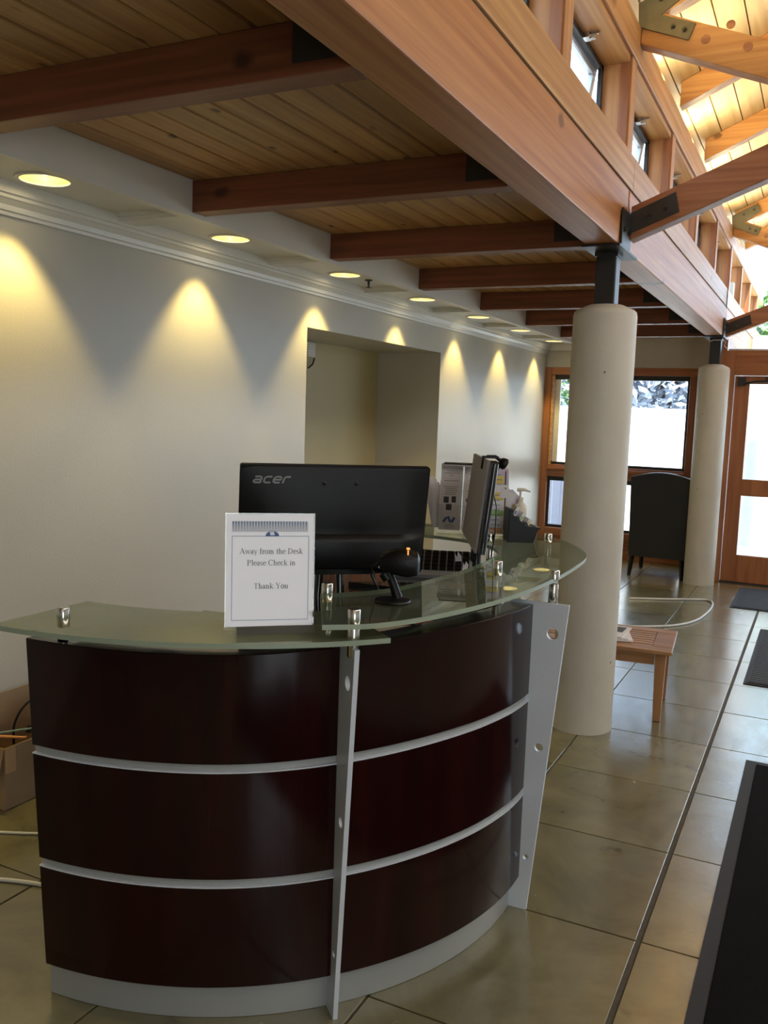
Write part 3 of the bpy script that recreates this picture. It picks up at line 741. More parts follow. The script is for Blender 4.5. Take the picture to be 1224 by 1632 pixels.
# glazed gable over and beside the door
g2 = thing('window_2', (1.5, YD, 0), kind='structure')
link('pane', MB().prism([(-0.86, 2.185), (3.6, 2.185), (3.6, zr2(3.6)), (XR, zr(XR)), (-0.86, zr(-0.86))], Matrix(((1,0,0,0),(0,0,-1,YD+0.033),(0,1,0,0),(0,0,0,1))), 0, 0.006), M_pane, g2)
link('bead', bx(-0.86, 3.6, YD-0.02, YD+0.06, 2.1705, 2.186), M_alu, g2)
mb = MB()
for xm in (0.315, 1.35, 2.4, 3.5): mb.box(xm-0.05, xm+0.05, YD-0.0, YD+0.08, 2.19, min(zr(xm), zr2(xm))-0.14)
for xm in (1.35, 2.4, 3.5): mb.box(xm-0.05, xm+0.05, YD-0.04, YD+0.10, 0.0, 2.17)
link('mullion', mb, M_frame, g2)
link('rail', MB().box(0.38, 3.6, YD-0.04, YD+0.10, 2.05, 2.17).box(0.38, 3.6, YD-0.04, YD+0.1, 0.0, 0.2), M_framex, g2)
link('pane', bx(0.38, 3.6, YD+0.03, YD+0.036, 0.2, 2.05), M_pane, g2)

# ------------------------------------------------------------------ outside
link('floor_terrace', bx(-14, 16, 9.78, 30, -0.10, -0.02), M_paving, kind='structure')
link('floor_terrace_strip', bx(-0.92, 6, 9.1, 9.78, -0.10, -0.02), M_paving, kind='structure')
link('wall_garden', bx(-12, 9, 15.0, 15.25, -0.02, 1.70), M_stucco, kind='structure')
t = thing('fence', (-3.0, 11.3, 0), 'grey fence of vertical boards outside the lower left window pane', 'fence')
for k in range(17):
    x = -4.6 + k*0.115
    link('board', bx(x, x+0.108, 11.3+0.004*(k % 2), 11.325+0.004*(k % 2), 0, 0.93), M_siding, t)
link('rail', bx(-4.6, -2.65, 11.335, 11.38, 0.7, 0.76), M_siding, t)
tag(link('column', MB().lathe([(0.15, 0), (0.15, 2.6)], (-0.80, 12.1, -0.02), 40), M_stucco, smooth=True, loc=(-0.80, 12.1, 0)), 'sunlit white round column outside, seen through the door glass', 'column')
def tree(name, cx, cy, z0, z1, rad, n, mats, label, seed):
    rnd = random.Random(seed)
    t = thing(name, (cx, cy, 0), label, 'tree', 'trees beyond the garden wall')
    link('trunk', MB().tube([(cx, cy, 0), (cx+0.05, cy, z0+0.6), (cx, cy, (z0+z1)/2)], [0.12, 0.09, 0.05], 8).tube([(cx+0.05, cy, z0+0.4), (cx+rad*0.4, cy, (z0+z1)/2)], [0.05, 0.03], 6), M_bark, t)
    mb = MB()
    for k in range(n):
        u = rnd.uniform(-1, 1); v = rnd.uniform(-1, 1); ww = rnd.uniform(-1, 1)
        if u*u+v*v+ww*ww > 1: continue
        c = Vector((cx+u*rad, cy+v*rad*0.7, (z0+z1)/2 + ww*(z1-z0)/2))
        s_ = rnd.uniform(0.06, 0.15)
        a = Vector((rnd.uniform(-1,1), rnd.uniform(-1,1), rnd.uniform(-1,1))).normalized()
        b = a.orthogonal().normalized()
        mb.add([c-a*s_, c+b*s_*0.45, c+a*s_, c-b*s_*0.45], [(0,1,2,3)], 0 if rnd.random() < 0.55 else 1)
    o = link('foliage', mb, mats, t, kind='stuff')
tree('tree', -5.05, 17.0, 1.2, 4.4, 1.0, 6200, [M_leaf, M_leafp], 'pale leafed tree beyond the garden wall, left in the far window', 3)
tree('tree', -2.72, 17.0, 1.2, 4.4, 1.05, 7000, [M_leafp, M_leafp], 'silvery tree beyond the garden wall in the middle of the far window', 5)
tree('tree', -0.55, 17.0, 1.2, 4.0, 1.05, 4600, [M_leaf, M_leafp], 'green tree beyond the garden wall, seen above through the door', 8)

# ------------------------------------------------------------------ reception desk
DC = Vector((-1.70, 2.49, 0)); RP = 0.97
def pol(r, d, z=0.0): return Vector((DC.x + r*math.cos(R(d)), DC.y + r*math.sin(R(d)), z))
def dz(th, z):
    b = max(0.0, min(1.0, (th + 62)/42.0)); b = b*b*(3-2*b)
    if th > -12: b *= 1 - 0.25*min(1, (th+12)/16)
    return b*0.033*z/0.95
desk = thing('reception_desk', (DC.x+0.6, DC.y-0.5, 0), 'curved dark mahogany reception desk with silver strips, kick plate and raised glass counter', 'reception desk')
def arcslab(a0, a1, r0, r1, z0, z1, n=24, warp=True):
    mb = MB(); vs = []
    for i in range(n+1):
        for r_, z_ in ((r0, z0), (r1, z0), (r1, z1), (r0, z1)):
            b0 = -86.6 - 3.3*(z_-0.098)/0.83 if a0 == -89.0 else a0
            th = b0 + (a1-b0)*i/n
            vs.append(pol(r_, th, z_ + (dz(th, z_) if warp else 0)))
    fs = [(0,1,2,3), tuple(4*n + q for q in (3,2,1,0))]
    for i in range(n):
        for q in range(4): fs.append((4*i+q, 4*(i+1)+q, 4*(i+1)+(q+1) % 4, 4*i+(q+1) % 4))
    return mb.add(vs, fs)
for a0, a1 in ((-89.0, -43.35), (-42.65, 1.9)):
    for z0, z1 in ((0.098, 0.352), (0.374, 0.638), (0.660, 0.925)):
        link('front_panel', arcslab(a0, a1, 0.948, RP, z0, z1), M_mahog, desk, smooth=True, bevel=0.0015)
    for z0, z1 in ((0.352, 0.374), (0.638, 0.660)):
        st = link('silver_strip', arcslab(a0, a1, 0.946, RP-0.009, z0+0.0003, z1-0.0003), M_kick, desk, smooth=True, label='silver strip between the dark panels')
        link('lip', arcslab(a0, a1, RP-0.009, RP+0.0012, z0+0.0005, z0+0.0035), M_silver, st, smooth=True)
link('kick_plate', arcslab(-87.3, 1.5, 0.925, 0.941, 0.001, 0.10, 40, False), M_kick, desk, smooth=True)
link('carcass', arcslab(-86.4, 1.8, 0.93, 0.947, 0.09, 0.90, 40), M_mahogt, desk, smooth=True)
for a0, a1 in ((-89.0, -43.35), (-42.65, 1.9)):
    link('top_ledge', arcslab(a0+0.0, a1, 0.892, 0.9475, 0.900, 0.9245), M_mahogt, desk, smooth=True)
# upright fins with round holes
def fin(th, name_lab):
    er = Vector((math.cos(R(th)), math.sin(R(th)), 0)); et = Vector((-er.y, er.x, 0))
    T = frameT(DC, er, Vector((0, 0, 1)), -et)
    poly = [(0.90, 0.0), (0.997, 0.0), (1.076, 0.958), (0.90, 0.958)]
    holes = []
    for r_, z_, h_ in ((1.032, 0.868, 0.0175), (1.010, 0.518, 0.0130), (0.988, 0.168, 0.0085)):
        holes.append([(r_ + h_*math.cos(k*math.pi/12), z_ + h_*math.sin(k*math.pi/12)) for k in range(24)])
    return link('fin', MB().prism(poly, T, -0.006, 0.006, holes), M_silver, desk, label=name_lab)
fin(-43.0, 'silver tapered upright fin with three holes at the middle')
fin(2.2, 'pale silver tapered upright fin with three holes at the right end')
link('end_panel', MB().prism([(0.45, 0.0), (0.90, 0.0), (0.90, 0.895), (0.45, 0.895)], frameT(DC, (math.cos(R(-86.0)), math.sin(R(-86.0)), 0), (0,0,1), (-math.sin(R(-86.0))*-1, math.cos(R(-86.0))*-1, 0)), -0.009, 0.009), M_mahogt, desk)
# inner work surface and raised black shelf
link('work_surface', arcslab(-85.5, 92, 0.30, 0.925, 0.845, 0.87, 60, False), M_mahogt, desk, smooth=True)
link('raised_shelf', arcslab(2, 88, 0.20, 0.86, 0.925, 0.95, 40, False), M_gloss, desk, smooth=True)
for th in (10, 45, 84): link('shelf_leg', MB().tube([pol(0.6, th, 0.87), pol(0.6, th, 0.925)], 0.02, 10), M_steel, desk)
link('leg_panel', MB().prism([(0.45, 0.0), (0.92, 0.0), (0.92, 0.845), (0.45, 0.845)], frameT(DC, (math.cos(R(88)), math.sin(R(88)), 0), (0,0,1), (math.sin(R(88)), -math.cos(R(88)), 0)), -0.009, 0.009), M_mahogt, desk)
link('back_skirt', arcslab(4, 88, 0.905, 0.925, 0.10, 0.845, 30, False), M_mahogt, desk, smooth=True)

# glass counters
def glass_slab(name, outline, ztop, th, mat, label):
    mb = MB(); mb.prism(outline, Matrix.Identity(4), ztop-th, ztop)
    if mat is M_gupper: mb.v = [(v[0], v[1], v[2] + 0.0074*(v[1]-2.4)) for v in mb.v]      # very slight pitch of the long glass
    n = len(mb.f)
    # edge faces use the ground-edge material
    me = link(name, mb, [mat, M_gedge], desk, label=label)
    for p in me.data.polygons:
        if abs(p.normal.z) < 0.5: p.material_index = 1
    return me
def smoothpts(P, sub=6, closed=False):
    out = []
    n = len(P)
    for i in range(n-1):
        p0 = P[max(i-1, 0)]; p1 = P[i]; p2 = P[i+1]; p3 = P[min(i+2, n-1)]
        for k in range(sub):
            t = k/sub
            out.append(tuple(0.5*((2*p1[j]) + (-p0[j]+p2[j])*t + (2*p0[j]-5*p1[j]+4*p2[j]-p3[j])*t*t + (-p0[j]+3*p1[j]-3*p2[j]+p3[j])*t**3) for j in (0, 1)))
    out.append(tuple(P[-1])); return out
lo_out = [tuple(pol(1.078, a)[:2]) for a in [-89.3 + (50.6)*k/24 for k in range(25)]]
lo_in = [tuple(pol(0.775, a)[:2]) for a in [-38.7 - (50.6)*k/24 for k in range(25)]]
glass_slab('glass_counter', lo_out + lo_in, 0.982, 0.012, M_glower, 'lower frosted green glass counter on the left')
UO = smoothpts([(-0.966, 1.685), (-0.869, 1.768), (-0.787, 1.930), (-0.715, 2.188), (-0.678, 2.507), (-0.676, 2.80), (-0.690, 2.985), (-0.735, 3.12), (-0.80, 3.235), (-0.885, 3.345), (-1.0, 3.413), (-1.17, 3.42)])
UI = smoothpts([(-1.72, 3.13), (-1.35, 3.125), (-1.175, 3.098), (-1.05, 3.02), (-0.965, 2.87), (-0.945, 2.638), (-0.957, 2.432), (-1.0, 2.185), (-1.05, 2.065), (-1.135, 1.965)])
glass_slab('glass_counter', UO + [(-1.72, 3.43)] + UI, 1.030, 0.012, M_gupper, 'upper clear greenish glass counter curving round to the right')
# standoffs
def standoff(x, y, ztop, zbot, lab=None):
    mb = MB()
    mb.lathe([(0.0145, ztop-0.027), (0.0150, ztop-0.0265), (0.0150, ztop-0.002), (0.0135, ztop), (0.004, ztop)], (x, y, 0), 24)
    mb.lathe([(0.0155, ztop-0.0275), (0.0155, ztop-0.026)], (x, y, 0), 24)
    mb.lathe([(0.0125, zbot), (0.0138, zbot+0.002), (0.0138, ztop-0.045), (0.0125, ztop-0.042)], (x, y, 0), 24)
    return link('standoff', mb, M_chrome, desk, smooth=True)
standoff(*pol(1.046, -43)[:2], 1.048, 0.935)
standoff(-0.664, 2.53+0.0, 1.054, 0.940) if False else standoff(*pol(1.022, 3.3)[:2], 1.054, 0.945)
standoff(*pol(0.94, -84.5)[:2], 1.006, 0.925)
standoff(-1.130, 1.992, 1.052, 0.87)
standoff(-0.873, 2.60, 1.054, 0.87)
standoff(-1.105, 3.19, 1.054, 0.87)
standoff(-0.925, 3.345, 1.054, 0.90)
bpy.context.view_layer.update()

# ------------------------------------------------------------------ lettering helpers
def stroke(mb, pts, w, T, w2=None, depth=0.0004):
    """flat ribbon along 2D points (local xy), slight thickness"""
    n = len(pts)
    P = [Vector((p[0], p[1], 0)) for p in pts]
    vs = []; fs = []
    for i in range(n):
        d = (P[min(i+1, n-1)] - P[max(i-1, 0)]).normalized(); nn = Vector((-d.y, d.x, 0))
        ww = w if w2 is None else w + (w2-w)*(i/(n-1))
        vs += [T @ (P[i] + nn*ww/2 + Vector((0,0,depth))), T @ (P[i] - nn*ww/2 + Vector((0,0,depth)))]
    for i in range(n-1): fs.append((2*i, 2*i+1, 2*i+3, 2*i+2))
    mb.add(vs, fs)
def pen(mb, pts, T, thick, thin, angle=0.0):
    """broad-pen ribbon: vertical parts thick, horizontal parts thin (roman lettering)"""
    n = len(pts); P = [Vector((p[0], p[1], 0)) for p in pts]; vs = []; fs = []
    for i in range(n):
        d = (P[min(i+1, n-1)] - P[max(i-1, 0)]).normalized(); nn = Vector((-d.y, d.x, 0))
        ww = thin + (thick-thin)*abs(math.sin(math.atan2(d.y, d.x) - angle))**1.5
        vs += [T @ (P[i] + nn*ww/2 + Vector((0,0,0.0004))), T @ (P[i] - nn*ww/2 + Vector((0,0,0.0004)))]
    for i in range(n-1): fs.append((2*i, 2*i+1, 2*i+3, 2*i+2))
    mb.add(vs, fs)
def arc(cx, cy, rx, ry, a0, a1, n=14):
    return [(cx + rx*math.cos(R(a0 + (a1-a0)*k/n)), cy + ry*math.sin(R(a0 + (a1-a0)*k/n))) for k in range(n+1)]
# roman glyphs, unit cap height 1, x height 0.66; entries: ('p', pts) pen stroke, ('s', x, y, w) serif bar
G = {
 'A': (1.02, [('t', [(0.14, 0), (0.49, 1)], 0.045), ('t', [(0.47, 1), (0.88, 0)], 0.125), ('t', [(0.26, 0.34), (0.72, 0.34)], 0.045), ('s', 0.13, 0, 0.26), ('s', 0.88, 0, 0.30)]),
 'w': (0.98, [('t', [(0.12, 0.66), (0.32, 0)], 0.10), ('t', [(0.32, 0), (0.50, 0.62)], 0.04), ('t', [(0.48, 0.66), (0.68, 0)], 0.10), ('t', [(0.68, 0), (0.87, 0.66)], 0.04), ('s', 0.12, 0.66, 0.2), ('s', 0.48, 0.66, 0.2), ('s', 0.87, 0.66, 0.16)]),
 'a': (0.60, [('p', arc(0.27, 0.47, 0.17, 0.18, 165, 20) + [(0.42, 0.4), (0.42, 0.12), (0.47, 0.04), (0.56, 0.07)]), ('p', arc(0.24, 0.19, 0.16, 0.19, 60, 330))]),
 'y': (0.68, [('t', [(0.12, 0.66), (0.36, 0.05)], 0.10), ('t', [(0.58, 0.66), (0.30, -0.20)], 0.045), ('t', [(0.30, -0.2), (0.12, -0.24)], 0.08), ('s', 0.12, 0.66, 0.22), ('s', 0.58, 0.66, 0.18)]),
 'f': (0.44, [('p', [(0.22, 0), (0.22, 0.80)] + arc(0.34, 0.82, 0.12, 0.18, 180, 50, 8)), ('t', [(0.06, 0.645), (0.40, 0.645)], 0.045), ('s', 0.22, 0, 0.28)]),
 'r': (0.48, [('p', [(0.20, 0), (0.20, 0.66)]), ('p', arc(0.36, 0.48, 0.14, 0.15, 170, 40, 8)), ('s', 0.20, 0, 0.28), ('s', 0.14, 0.65, 0.12)]),
 'o': (0.68, [('p', arc(0.34, 0.33, 0.25, 0.335, 0, 360, 24))]),
 'm': (1.08, [('p', [(0.18, 0), (0.18, 0.66)]), ('p', arc(0.34, 0.44, 0.16, 0.20, 160, 0, 8) + [(0.50, 0)]), ('p', arc(0.68, 0.44, 0.16, 0.20, 160, 0, 8) + [(0.84, 0)]), ('s', 0.18, 0, 0.24), ('s', 0.51, 0, 0.24), ('s', 0.85, 0, 0.24), ('s', 0.12, 0.65, 0.1)]),
 't': (0.42, [('p', [(0.20, 0.86), (0.20, 0.14)] + arc(0.29, 0.13, 0.09, 0.12, 180, 320, 6)), ('t', [(0.05, 0.645), (0.37, 0.645)], 0.045)]),
 'h': (0.72, [('p', [(0.18, 0), (0.18, 1.02)]), ('p', arc(0.35, 0.44, 0.17, 0.20, 160, 0, 8) + [(0.52, 0)]), ('s', 0.18, 0, 0.25), ('s', 0.52, 0, 0.25), ('s', 0.12, 1.01, 0.1)]),
 'e': (0.60, [('t', [(0.10, 0.38), (0.50, 0.38)], 0.045), ('p', arc(0.31, 0.34, 0.22, 0.325, 5, 320, 20))]),
 'D': (1.02, [('p', [(0.22, 0), (0.22, 1)]), ('p', [(0.22, 0.975), (0.46, 0.975)] + arc(0.46, 0.5, 0.40, 0.475, 90, -90, 18) + [(0.22, 0.025)]), ('s', 0.16, 0, 0.22), ('s', 0.16, 1, 0.22)]),
 's': (0.52, [('p', arc(0.26, 0.49, 0.14, 0.155, 25, 230, 12) + arc(0.26, 0.17, 0.16, 0.16, 60, -150, 12))]),
 'k': (0.72, [('p', [(0.18, 0), (0.18, 1.02)]), ('t', [(0.20, 0.28), (0.54, 0.64)], 0.045), ('t', [(0.30, 0.40), (0.60, 0.02)], 0.10), ('s', 0.18, 0, 0.24), ('s', 0.60, 0, 0.2), ('s', 0.54, 0.65, 0.2), ('s', 0.12, 1.01, 0.1)]),
 'P': (0.82, [('p', [(0.22, 0), (0.22, 1)]), ('p', [(0.22, 0.975), (0.42, 0.975)] + arc(0.42, 0.725, 0.27, 0.25, 90, -90, 12) + [(0.22, 0.475)]), ('s', 0.22, 0, 0.34), ('s', 0.16, 1, 0.22)]),
 'l': (0.38, [('p', [(0.19, 0), (0.19, 1.02)]), ('s', 0.19, 0, 0.26), ('s', 0.13, 1.01, 0.1)]),
 'C': (0.94, [('p', arc(0.50, 0.5, 0.39, 0.50, 42, 318, 26)), ('t', [(0.80, 0.98), (0.80, 0.70)], 0.045)]),
 'c': (0.60, [('p', arc(0.32, 0.33, 0.23, 0.335, 45, 318, 18))]),
 'i': (0.38, [('p', [(0.19, 0), (0.19, 0.66)]), ('s', 0.19, 0, 0.26), ('s', 0.13, 0.65, 0.1), ('p', [(0.19, 0.84), (0.19, 0.95)])]),
 'n': (0.72, [('p', [(0.18, 0), (0.18, 0.66)]), ('p', arc(0.35, 0.44, 0.17, 0.20, 160, 0, 8) + [(0.52, 0)]), ('s', 0.18, 0, 0.25), ('s', 0.52, 0, 0.25), ('s', 0.12, 0.65, 0.1)]),
 'T': (0.86, [('p', [(0.43, 0), (0.43, 1)]), ('t', [(0.06, 0.97), (0.80, 0.97)], 0.05), ('t', [(0.07, 0.98), (0.07, 0.76)], 0.04), ('t', [(0.79, 0.98), (0.79, 0.76)], 0.04), ('s', 0.43, 0, 0.34)]),
 'Y': (0.98, [('t', [(0.16, 1), (0.49, 0.46)], 0.11), ('t', [(0.82, 1), (0.50, 0.46)], 0.045), ('p', [(0.49, 0), (0.49, 0.48)]), ('s', 0.49, 0, 0.32), ('s', 0.16, 1, 0.3), ('s', 0.82, 1, 0.26)]),
 'u': (0.72, [('p', [(0.17, 0.66), (0.17, 0.22)] + arc(0.33, 0.20, 0.16, 0.19, 180, 330, 8)), ('p', [(0.52, 0.66), (0.52, 0.02)]), ('s', 0.12, 0.65, 0.14), ('s', 0.47, 0.65, 0.12), ('s', 0.57, 0.01, 0.12)]),
 ' ': (0.36, []),
}
def roman(mb, text, cx, y, h, T, center=True):
    wd = sum(G[c][0] for c in text)*h
    x = cx - wd/2 if center else cx
    for ch in text:
        for s_ in G[ch][1]:
            if s_[0] == 'p': pen(mb, [(x + p[0]*h, y + p[1]*h) for p in s_[1]], T, 0.125*h, 0.055*h)
            elif s_[0] == 't': stroke(mb, [(x + p[0]*h, y + p[1]*h) for p in s_[1]], s_[2]*h, T)
            else: stroke(mb, [(x + (s_[1]-s_[3]/2)*h, y + s_[2]*h), (x + (s_[1]+s_[3]/2)*h, y + s_[2]*h)], 0.045*h, T)
        x += G[ch][0]*h

# ------------------------------------------------------------------ sign holder
SLp = Vector((-1.190, 1.628, 0.983)); SRp = Vector((-1.030, 1.760, 0.983))
ex = (SRp - SLp); ex.z = 0; ex.normalize(); SW = 0.205
nrm = Vector((ex.y, -ex.x, 0))            # towards the viewer
ey = (Vector((0, 0, 1)) - nrm*0.06).normalized(); ez = ex.cross(ey).normalized()
if ez.dot(nrm) < 0: ez = -ez
SB = SLp + Vector((0, 0, 0.016))
ST = frameT(SB, ex, ey, ez)
SH = 0.262
sign = thing('sign_holder', (SLp+SRp)/2, 'clear acrylic sign holder with white notice reading Away from the Desk, on the glass counter', 'sign')
link('side_rim', MB().box(0, 0.0028, 0, SH, -0.0021, 0.0030, ST).box(SW-0.0028, SW, 0, SH, -0.0021, 0.0030, ST).box(0, SW, SH-0.0028, SH, -0.0021, 0.0030, ST), M_acryl, sign)
link('back_sheet', MB().box(0, SW, 0, SH, -0.0040, -0.0022, ST), M_acryl, sign)
mb = MB()
FT = frameT(SLp, ex, Vector((nrm)), Vector((0,0,1)))
mb.box(0, SW, -0.062, 0.010, 0.0, 0.003, FT).box(-0.002, SW+0.002, 0.008, 0.012, 0.0, 0.016, FT).box(0, SW, -0.004, 0.008, 0.012, 0.0155, FT)
link('base', mb, M_acryl, sign, label='clear acrylic base')
nt = link('notice', MB().box(0.003, SW-0.003, 0.002, SH-0.003, -0.001, 0.001, ST), M_paper, sign, label='white printed notice sheet')
PT_ = ST @ Matrix.Translation((0, 0, 0.0012))
# striped band: 27 fading ticks built as one print with a gradient
mb = MB(); zz = 0.0002
me_b = bpy.data.meshes.new('stripe_band')
mb.add([(0, 0, 0), (SW-0.032, 0, 0), (SW-0.032, 0, 0.024), (0, 0, 0.024)], [(0, 1, 2, 3)])
me_b.from_pydata(mb.v, [], mb.f); me_b.materials.append(M_stripes)
ob = bpy.data.objects.new('stripe_band', me_b); COL.objects.link(ob); ob.parent = nt
rot = frameT(Vector((0,0,0)), ex, -ez, ey)
mw = PT_ @ Matrix.Translation((0.016, 0.219, 0.0004))
ob.matrix_local = Matrix.Translation(mw.translation - origin_of(nt)) @ rot
mb = MB()
x0, x1, yb, yt = 0.016, SW-0.014, 0.016, 0.209
for a_, b_ in (((x0, yb), (x1, yb)), ((x1, yb), (x1, yt)), ((x1, yt), (x0, yt)), ((x0, yt), (x0, yb))): stroke(mb, [a_, b_], 0.0011, PT_)
link('border', mb, M_lightblue, nt)
mb = MB(); cxm = SW*0.52
fan = arc(cxm, 0.2095, 0.0155, 0.0115, 180, 0, 16)
vs = [PT_ @ Vector((p[0], p[1], 0.0006)) for p in fan]; mb.add(vs, [tuple(range(len(vs)))[::-1]])
link('emblem', mb, M_blue, nt)
mb = MB(); vs = [PT_ @ Vector(p + (0.0009,)) for p in ((cxm-0.005, 0.2115), (cxm+0.005, 0.2115), (cxm+0.0045, 0.2195), (cxm-0.0055, 0.2195))]; mb.add(vs, [(0,1,2,3)])
link('emblem_square', mb, M_paper, nt)
mb = MB(); stroke(mb, [(cxm-0.005, 0.2125), (cxm-0.001, 0.2180), (cxm+0.001, 0.2135), (cxm+0.0045, 0.2190)], 0.0013, PT_ @ Matrix.Translation((0,0,0.0008)))
link('emblem_mark', mb, M_blue, nt)
h = 0.0125
for txt, yy in (('Away from the Desk', 0.1685), ('Please Check in', 0.1420), ('Thank You', 0.0885)):
    mb = MB(); roman(mb, txt, SW*0.513, yy, h, PT_); link('text_line', mb, M_ink, nt)

# ------------------------------------------------------------------ monitor seen from behind
TL = Vector((-1.462, 2.065, 1.339)); TRv = Vector((-1.031, 2.416, 1.339))
ex = (TRv-TL); ex.z = 0; MW = ex.length; ex.normalize()
nb = Vector((ex.y, -ex.x, 0))            # back side, towards the viewer
tilt = R(11)
ey = (Vector((0,0,1))*math.cos(tilt) + nb*math.sin(tilt)); ez = ex.cross(ey).normalized()
MH = 0.333
MT = frameT(TL - ey*MH, ex, ey, ez)       # local: x right, y up, z towards viewer
base_pt = TL + ex*MW*0.49 - nb*0.05; base_pt.z = 0.87
mon = thing('monitor', base_pt, 'large black computer monitor seen from behind, grey acer lettering on its back', 'monitor')
mb = MB()
def rrect(w0, w1, h0, h1, r, n=5):
    P = []
    for (cx, cy, a) in ((w1-r, h0+r, -90), (w1-r, h1-r, 0), (w0+r, h1-r, 90), (w0+r, h0+r, 180)): P += arc(cx, cy, r, r, a, a+90, n)
    return P
link('housing', MB().prism(rrect(0, MW, 0, MH, 0.007), MT, -0.022, -0.004), M_black, mon, bevel=0.003)
# back shell: lower bulge with a step
mb = MB()
prof = [(0.006, -0.004), (0.012, 0.010), (0.030, 0.026), (0.108, 0.030), (0.122, 0.022), (0.130, 0.010), (0.150, 0.006), (0.320, 0.0), (0.328, -0.004)]
nx = 14; vs = []; fs = []
for (yy, zz) in prof:
    for i in range(nx+1):
        u = i/nx; e = min(u, 1-u); k = min(1, e/0.09); k = math.sqrt(max(0, 1-(1-k)**2))
        zc = -0.004 + (zz+0.004)*k
        inset = 0.004
        vs.append(MT @ Vector((inset + u*(MW-2*inset), yy, zc)))
for j in range(len(prof)-1):
    for i in range(nx): a = j*(nx+1)+i; fs.append((a, a+1, a+nx+2, a+nx+1))
mb.add(vs, fs); link('back_shell', mb, M_black, mon, smooth=True)
link('screen', MB().box(0.012, MW-0.012, 0.014, MH-0.012, -0.0235, -0.0218, MT), M_gloss, mon)
# VESA dimples
mb = MB()
for (u, v) in ((0.433, 0.845), (0.603, 0.845), (0.59, 0.545), (0.43, 0.545)):
    T = MT @ Matrix.Translation((u*MW, v*MH, 0.003)); link('screw_recess', MB().lathe([(0.006, -0.002), (0.006, 0.0), (0.0042, 0.0012), (0.004, -0.001)], None, 14, T), M_gloss, mon, smooth=True)
mb = MB()
T = MT @ Matrix.Translation((0.036, MH-0.052, 0.0035)) @ Matrix(((1, 0.30, 0, 0), (0, 1, 0, 0), (0, 0, 1, 0), (0, 0, 0, 1)))
u_ = 0.0205; wd = 0.0054
def L(pts, x): stroke(mb, [(x + p[0]*u_, p[1]*u_) for p in pts], wd, T)
# a c e r : rounded wide letters
L([(0.05, 0.92), (0.80, 0.92), (0.98, 0.80), (1.0, 0.6), (1.0, 0.0)], 0); L([(1.0, 0.08), (0.25, 0.08), (0.03, 0.18), (0.03, 0.38), (0.25, 0.50), (1.0, 0.50)], 0)
x = 1.42*u_; L([(0.98, 0.92), (0.30, 0.92), (0.06, 0.80), (0.0, 0.5), (0.06, 0.20), (0.30, 0.08), (0.98, 0.08)], x)
x = 2.72*u_; L([(0.03, 0.50), (1.0, 0.50), (1.0, 0.75), (0.82, 0.92), (0.28, 0.92), (0.05, 0.78), (0.0, 0.5), (0.05, 0.22), (0.28, 0.08), (0.95, 0.08)], x)
x = 4.12*u_; L([(0.0, 0.0), (0.0, 0.6), (0.10, 0.85), (0.35, 0.92), (0.85, 0.92)], x)
link('logo_lettering', mb, M_grey, mon, label='grey lettering acer')
# ports, label and stand
link('port_plate', MB().box(MW*0.30, MW*0.70, 0.010, 0.026, 0.024, 0.0275, MT), M_gloss, mon)
link('port_label', MB().box(MW*0.745, MW*0.765, 0.030, 0.036, 0.0275, 0.029, MT), M_cream, mon)
q = TL + ex*MW*0.49 - ey*(MH-0.06)
mb = MB()
up = Vector((0,0,1))
for s_ in (-1, 1):
    p = q + ex*0.028*s_ - nb*0.012
    mb.tube([(p.x, p.y, p.z), ((p + ex*0.006*s_).x, (p + ex*0.006*s_).y, 0.95), (base_pt.x + ex.x*0.034*s_, base_pt.y + ex.y*0.034*s_, 0.885)], 0.013, 10)
    link('stand_neck', mb, M_gloss, mon, smooth=True); mb = MB()
link('stand_base', MB().lathe([(0.115, 0.0), (0.12, 0.004), (0.118, 0.010), (0.09, 0.016), (0.02, 0.018)], (base_pt.x, base_pt.y, 0.8705), 36), M_gloss, mon, smooth=True)
mb = MB(); p = MT @ Vector((MW*0.72, 0.02, 0.026)); mb.tube([p, p + Vector((0.01, 0, -0.04)), p + Vector((0.02, 0.02, -0.09)), (p.x+0.02, p.y+0.06, 0.875)], 0.003, 6)
link('cable', mb, M_black, mon)

# ------------------------------------------------------------------ barcode scanner
c = Vector((-0.937, 1.985, 1.0275))
vr = Vector((0.896, 0.442, 0)).normalized(); vb = Vector((0.436, -0.893, 0)).normalized()
scn = thing('barcode_scanner', c, 'black hands-free barcode scanner on a round foot, standing on the upper glass counter', 'scanner')
link('foot', MB().lathe([(0.044, 0.0), (0.046, 0.002), (0.044, 0.006), (0.02, 0.010), (0.012, 0.012)], c, 32), M_black, scn, smooth=True)
b0 = c + vr*0.006 + Vector((0,0,0.01))
mb = MB().tube([b0 + vr*0.006, b0 - vr*0.006 + Vector((0,0,0.035)), b0 - vr*0.020 + Vector((0,0,0.065)), b0 - vr*0.026 + Vector((0,0,0.088))], [0.013, 0.011, 0.010, 0.012], 12)
link('neck', mb, M_black, scn, smooth=True)
hc = b0 - vr*0.0 + Vector((0,0,0.092))
HT = frameT(hc, vr, Vector((0,0,1)), vb)
mb = MB()
secs = [(-0.042, -0.020, 0.012, 0.018), (-0.028, -0.024, 0.024, 0.026), (0.0, -0.034, 0.034, 0.034), (0.028, -0.038, 0.034, 0.036), (0.052, -0.033, 0.026, 0.034), (0.058, -0.022, 0.014, 0.026)]
vs = []; fs = []; n = 12
for (xx, lo, hi_, dd) in secs:
    for k in range(n):
        a = 2*math.pi*k/n; cy_ = (lo+hi_)/2; ry = (hi_-lo)/2
        ca, sa = math.cos(a), math.sin(a)
        ca = math.copysign(abs(ca)**0.6, ca); sa = math.copysign(abs(sa)**0.6, sa)
        vs.append(HT @ Vector((xx, cy_ + ry*sa, dd*ca)))
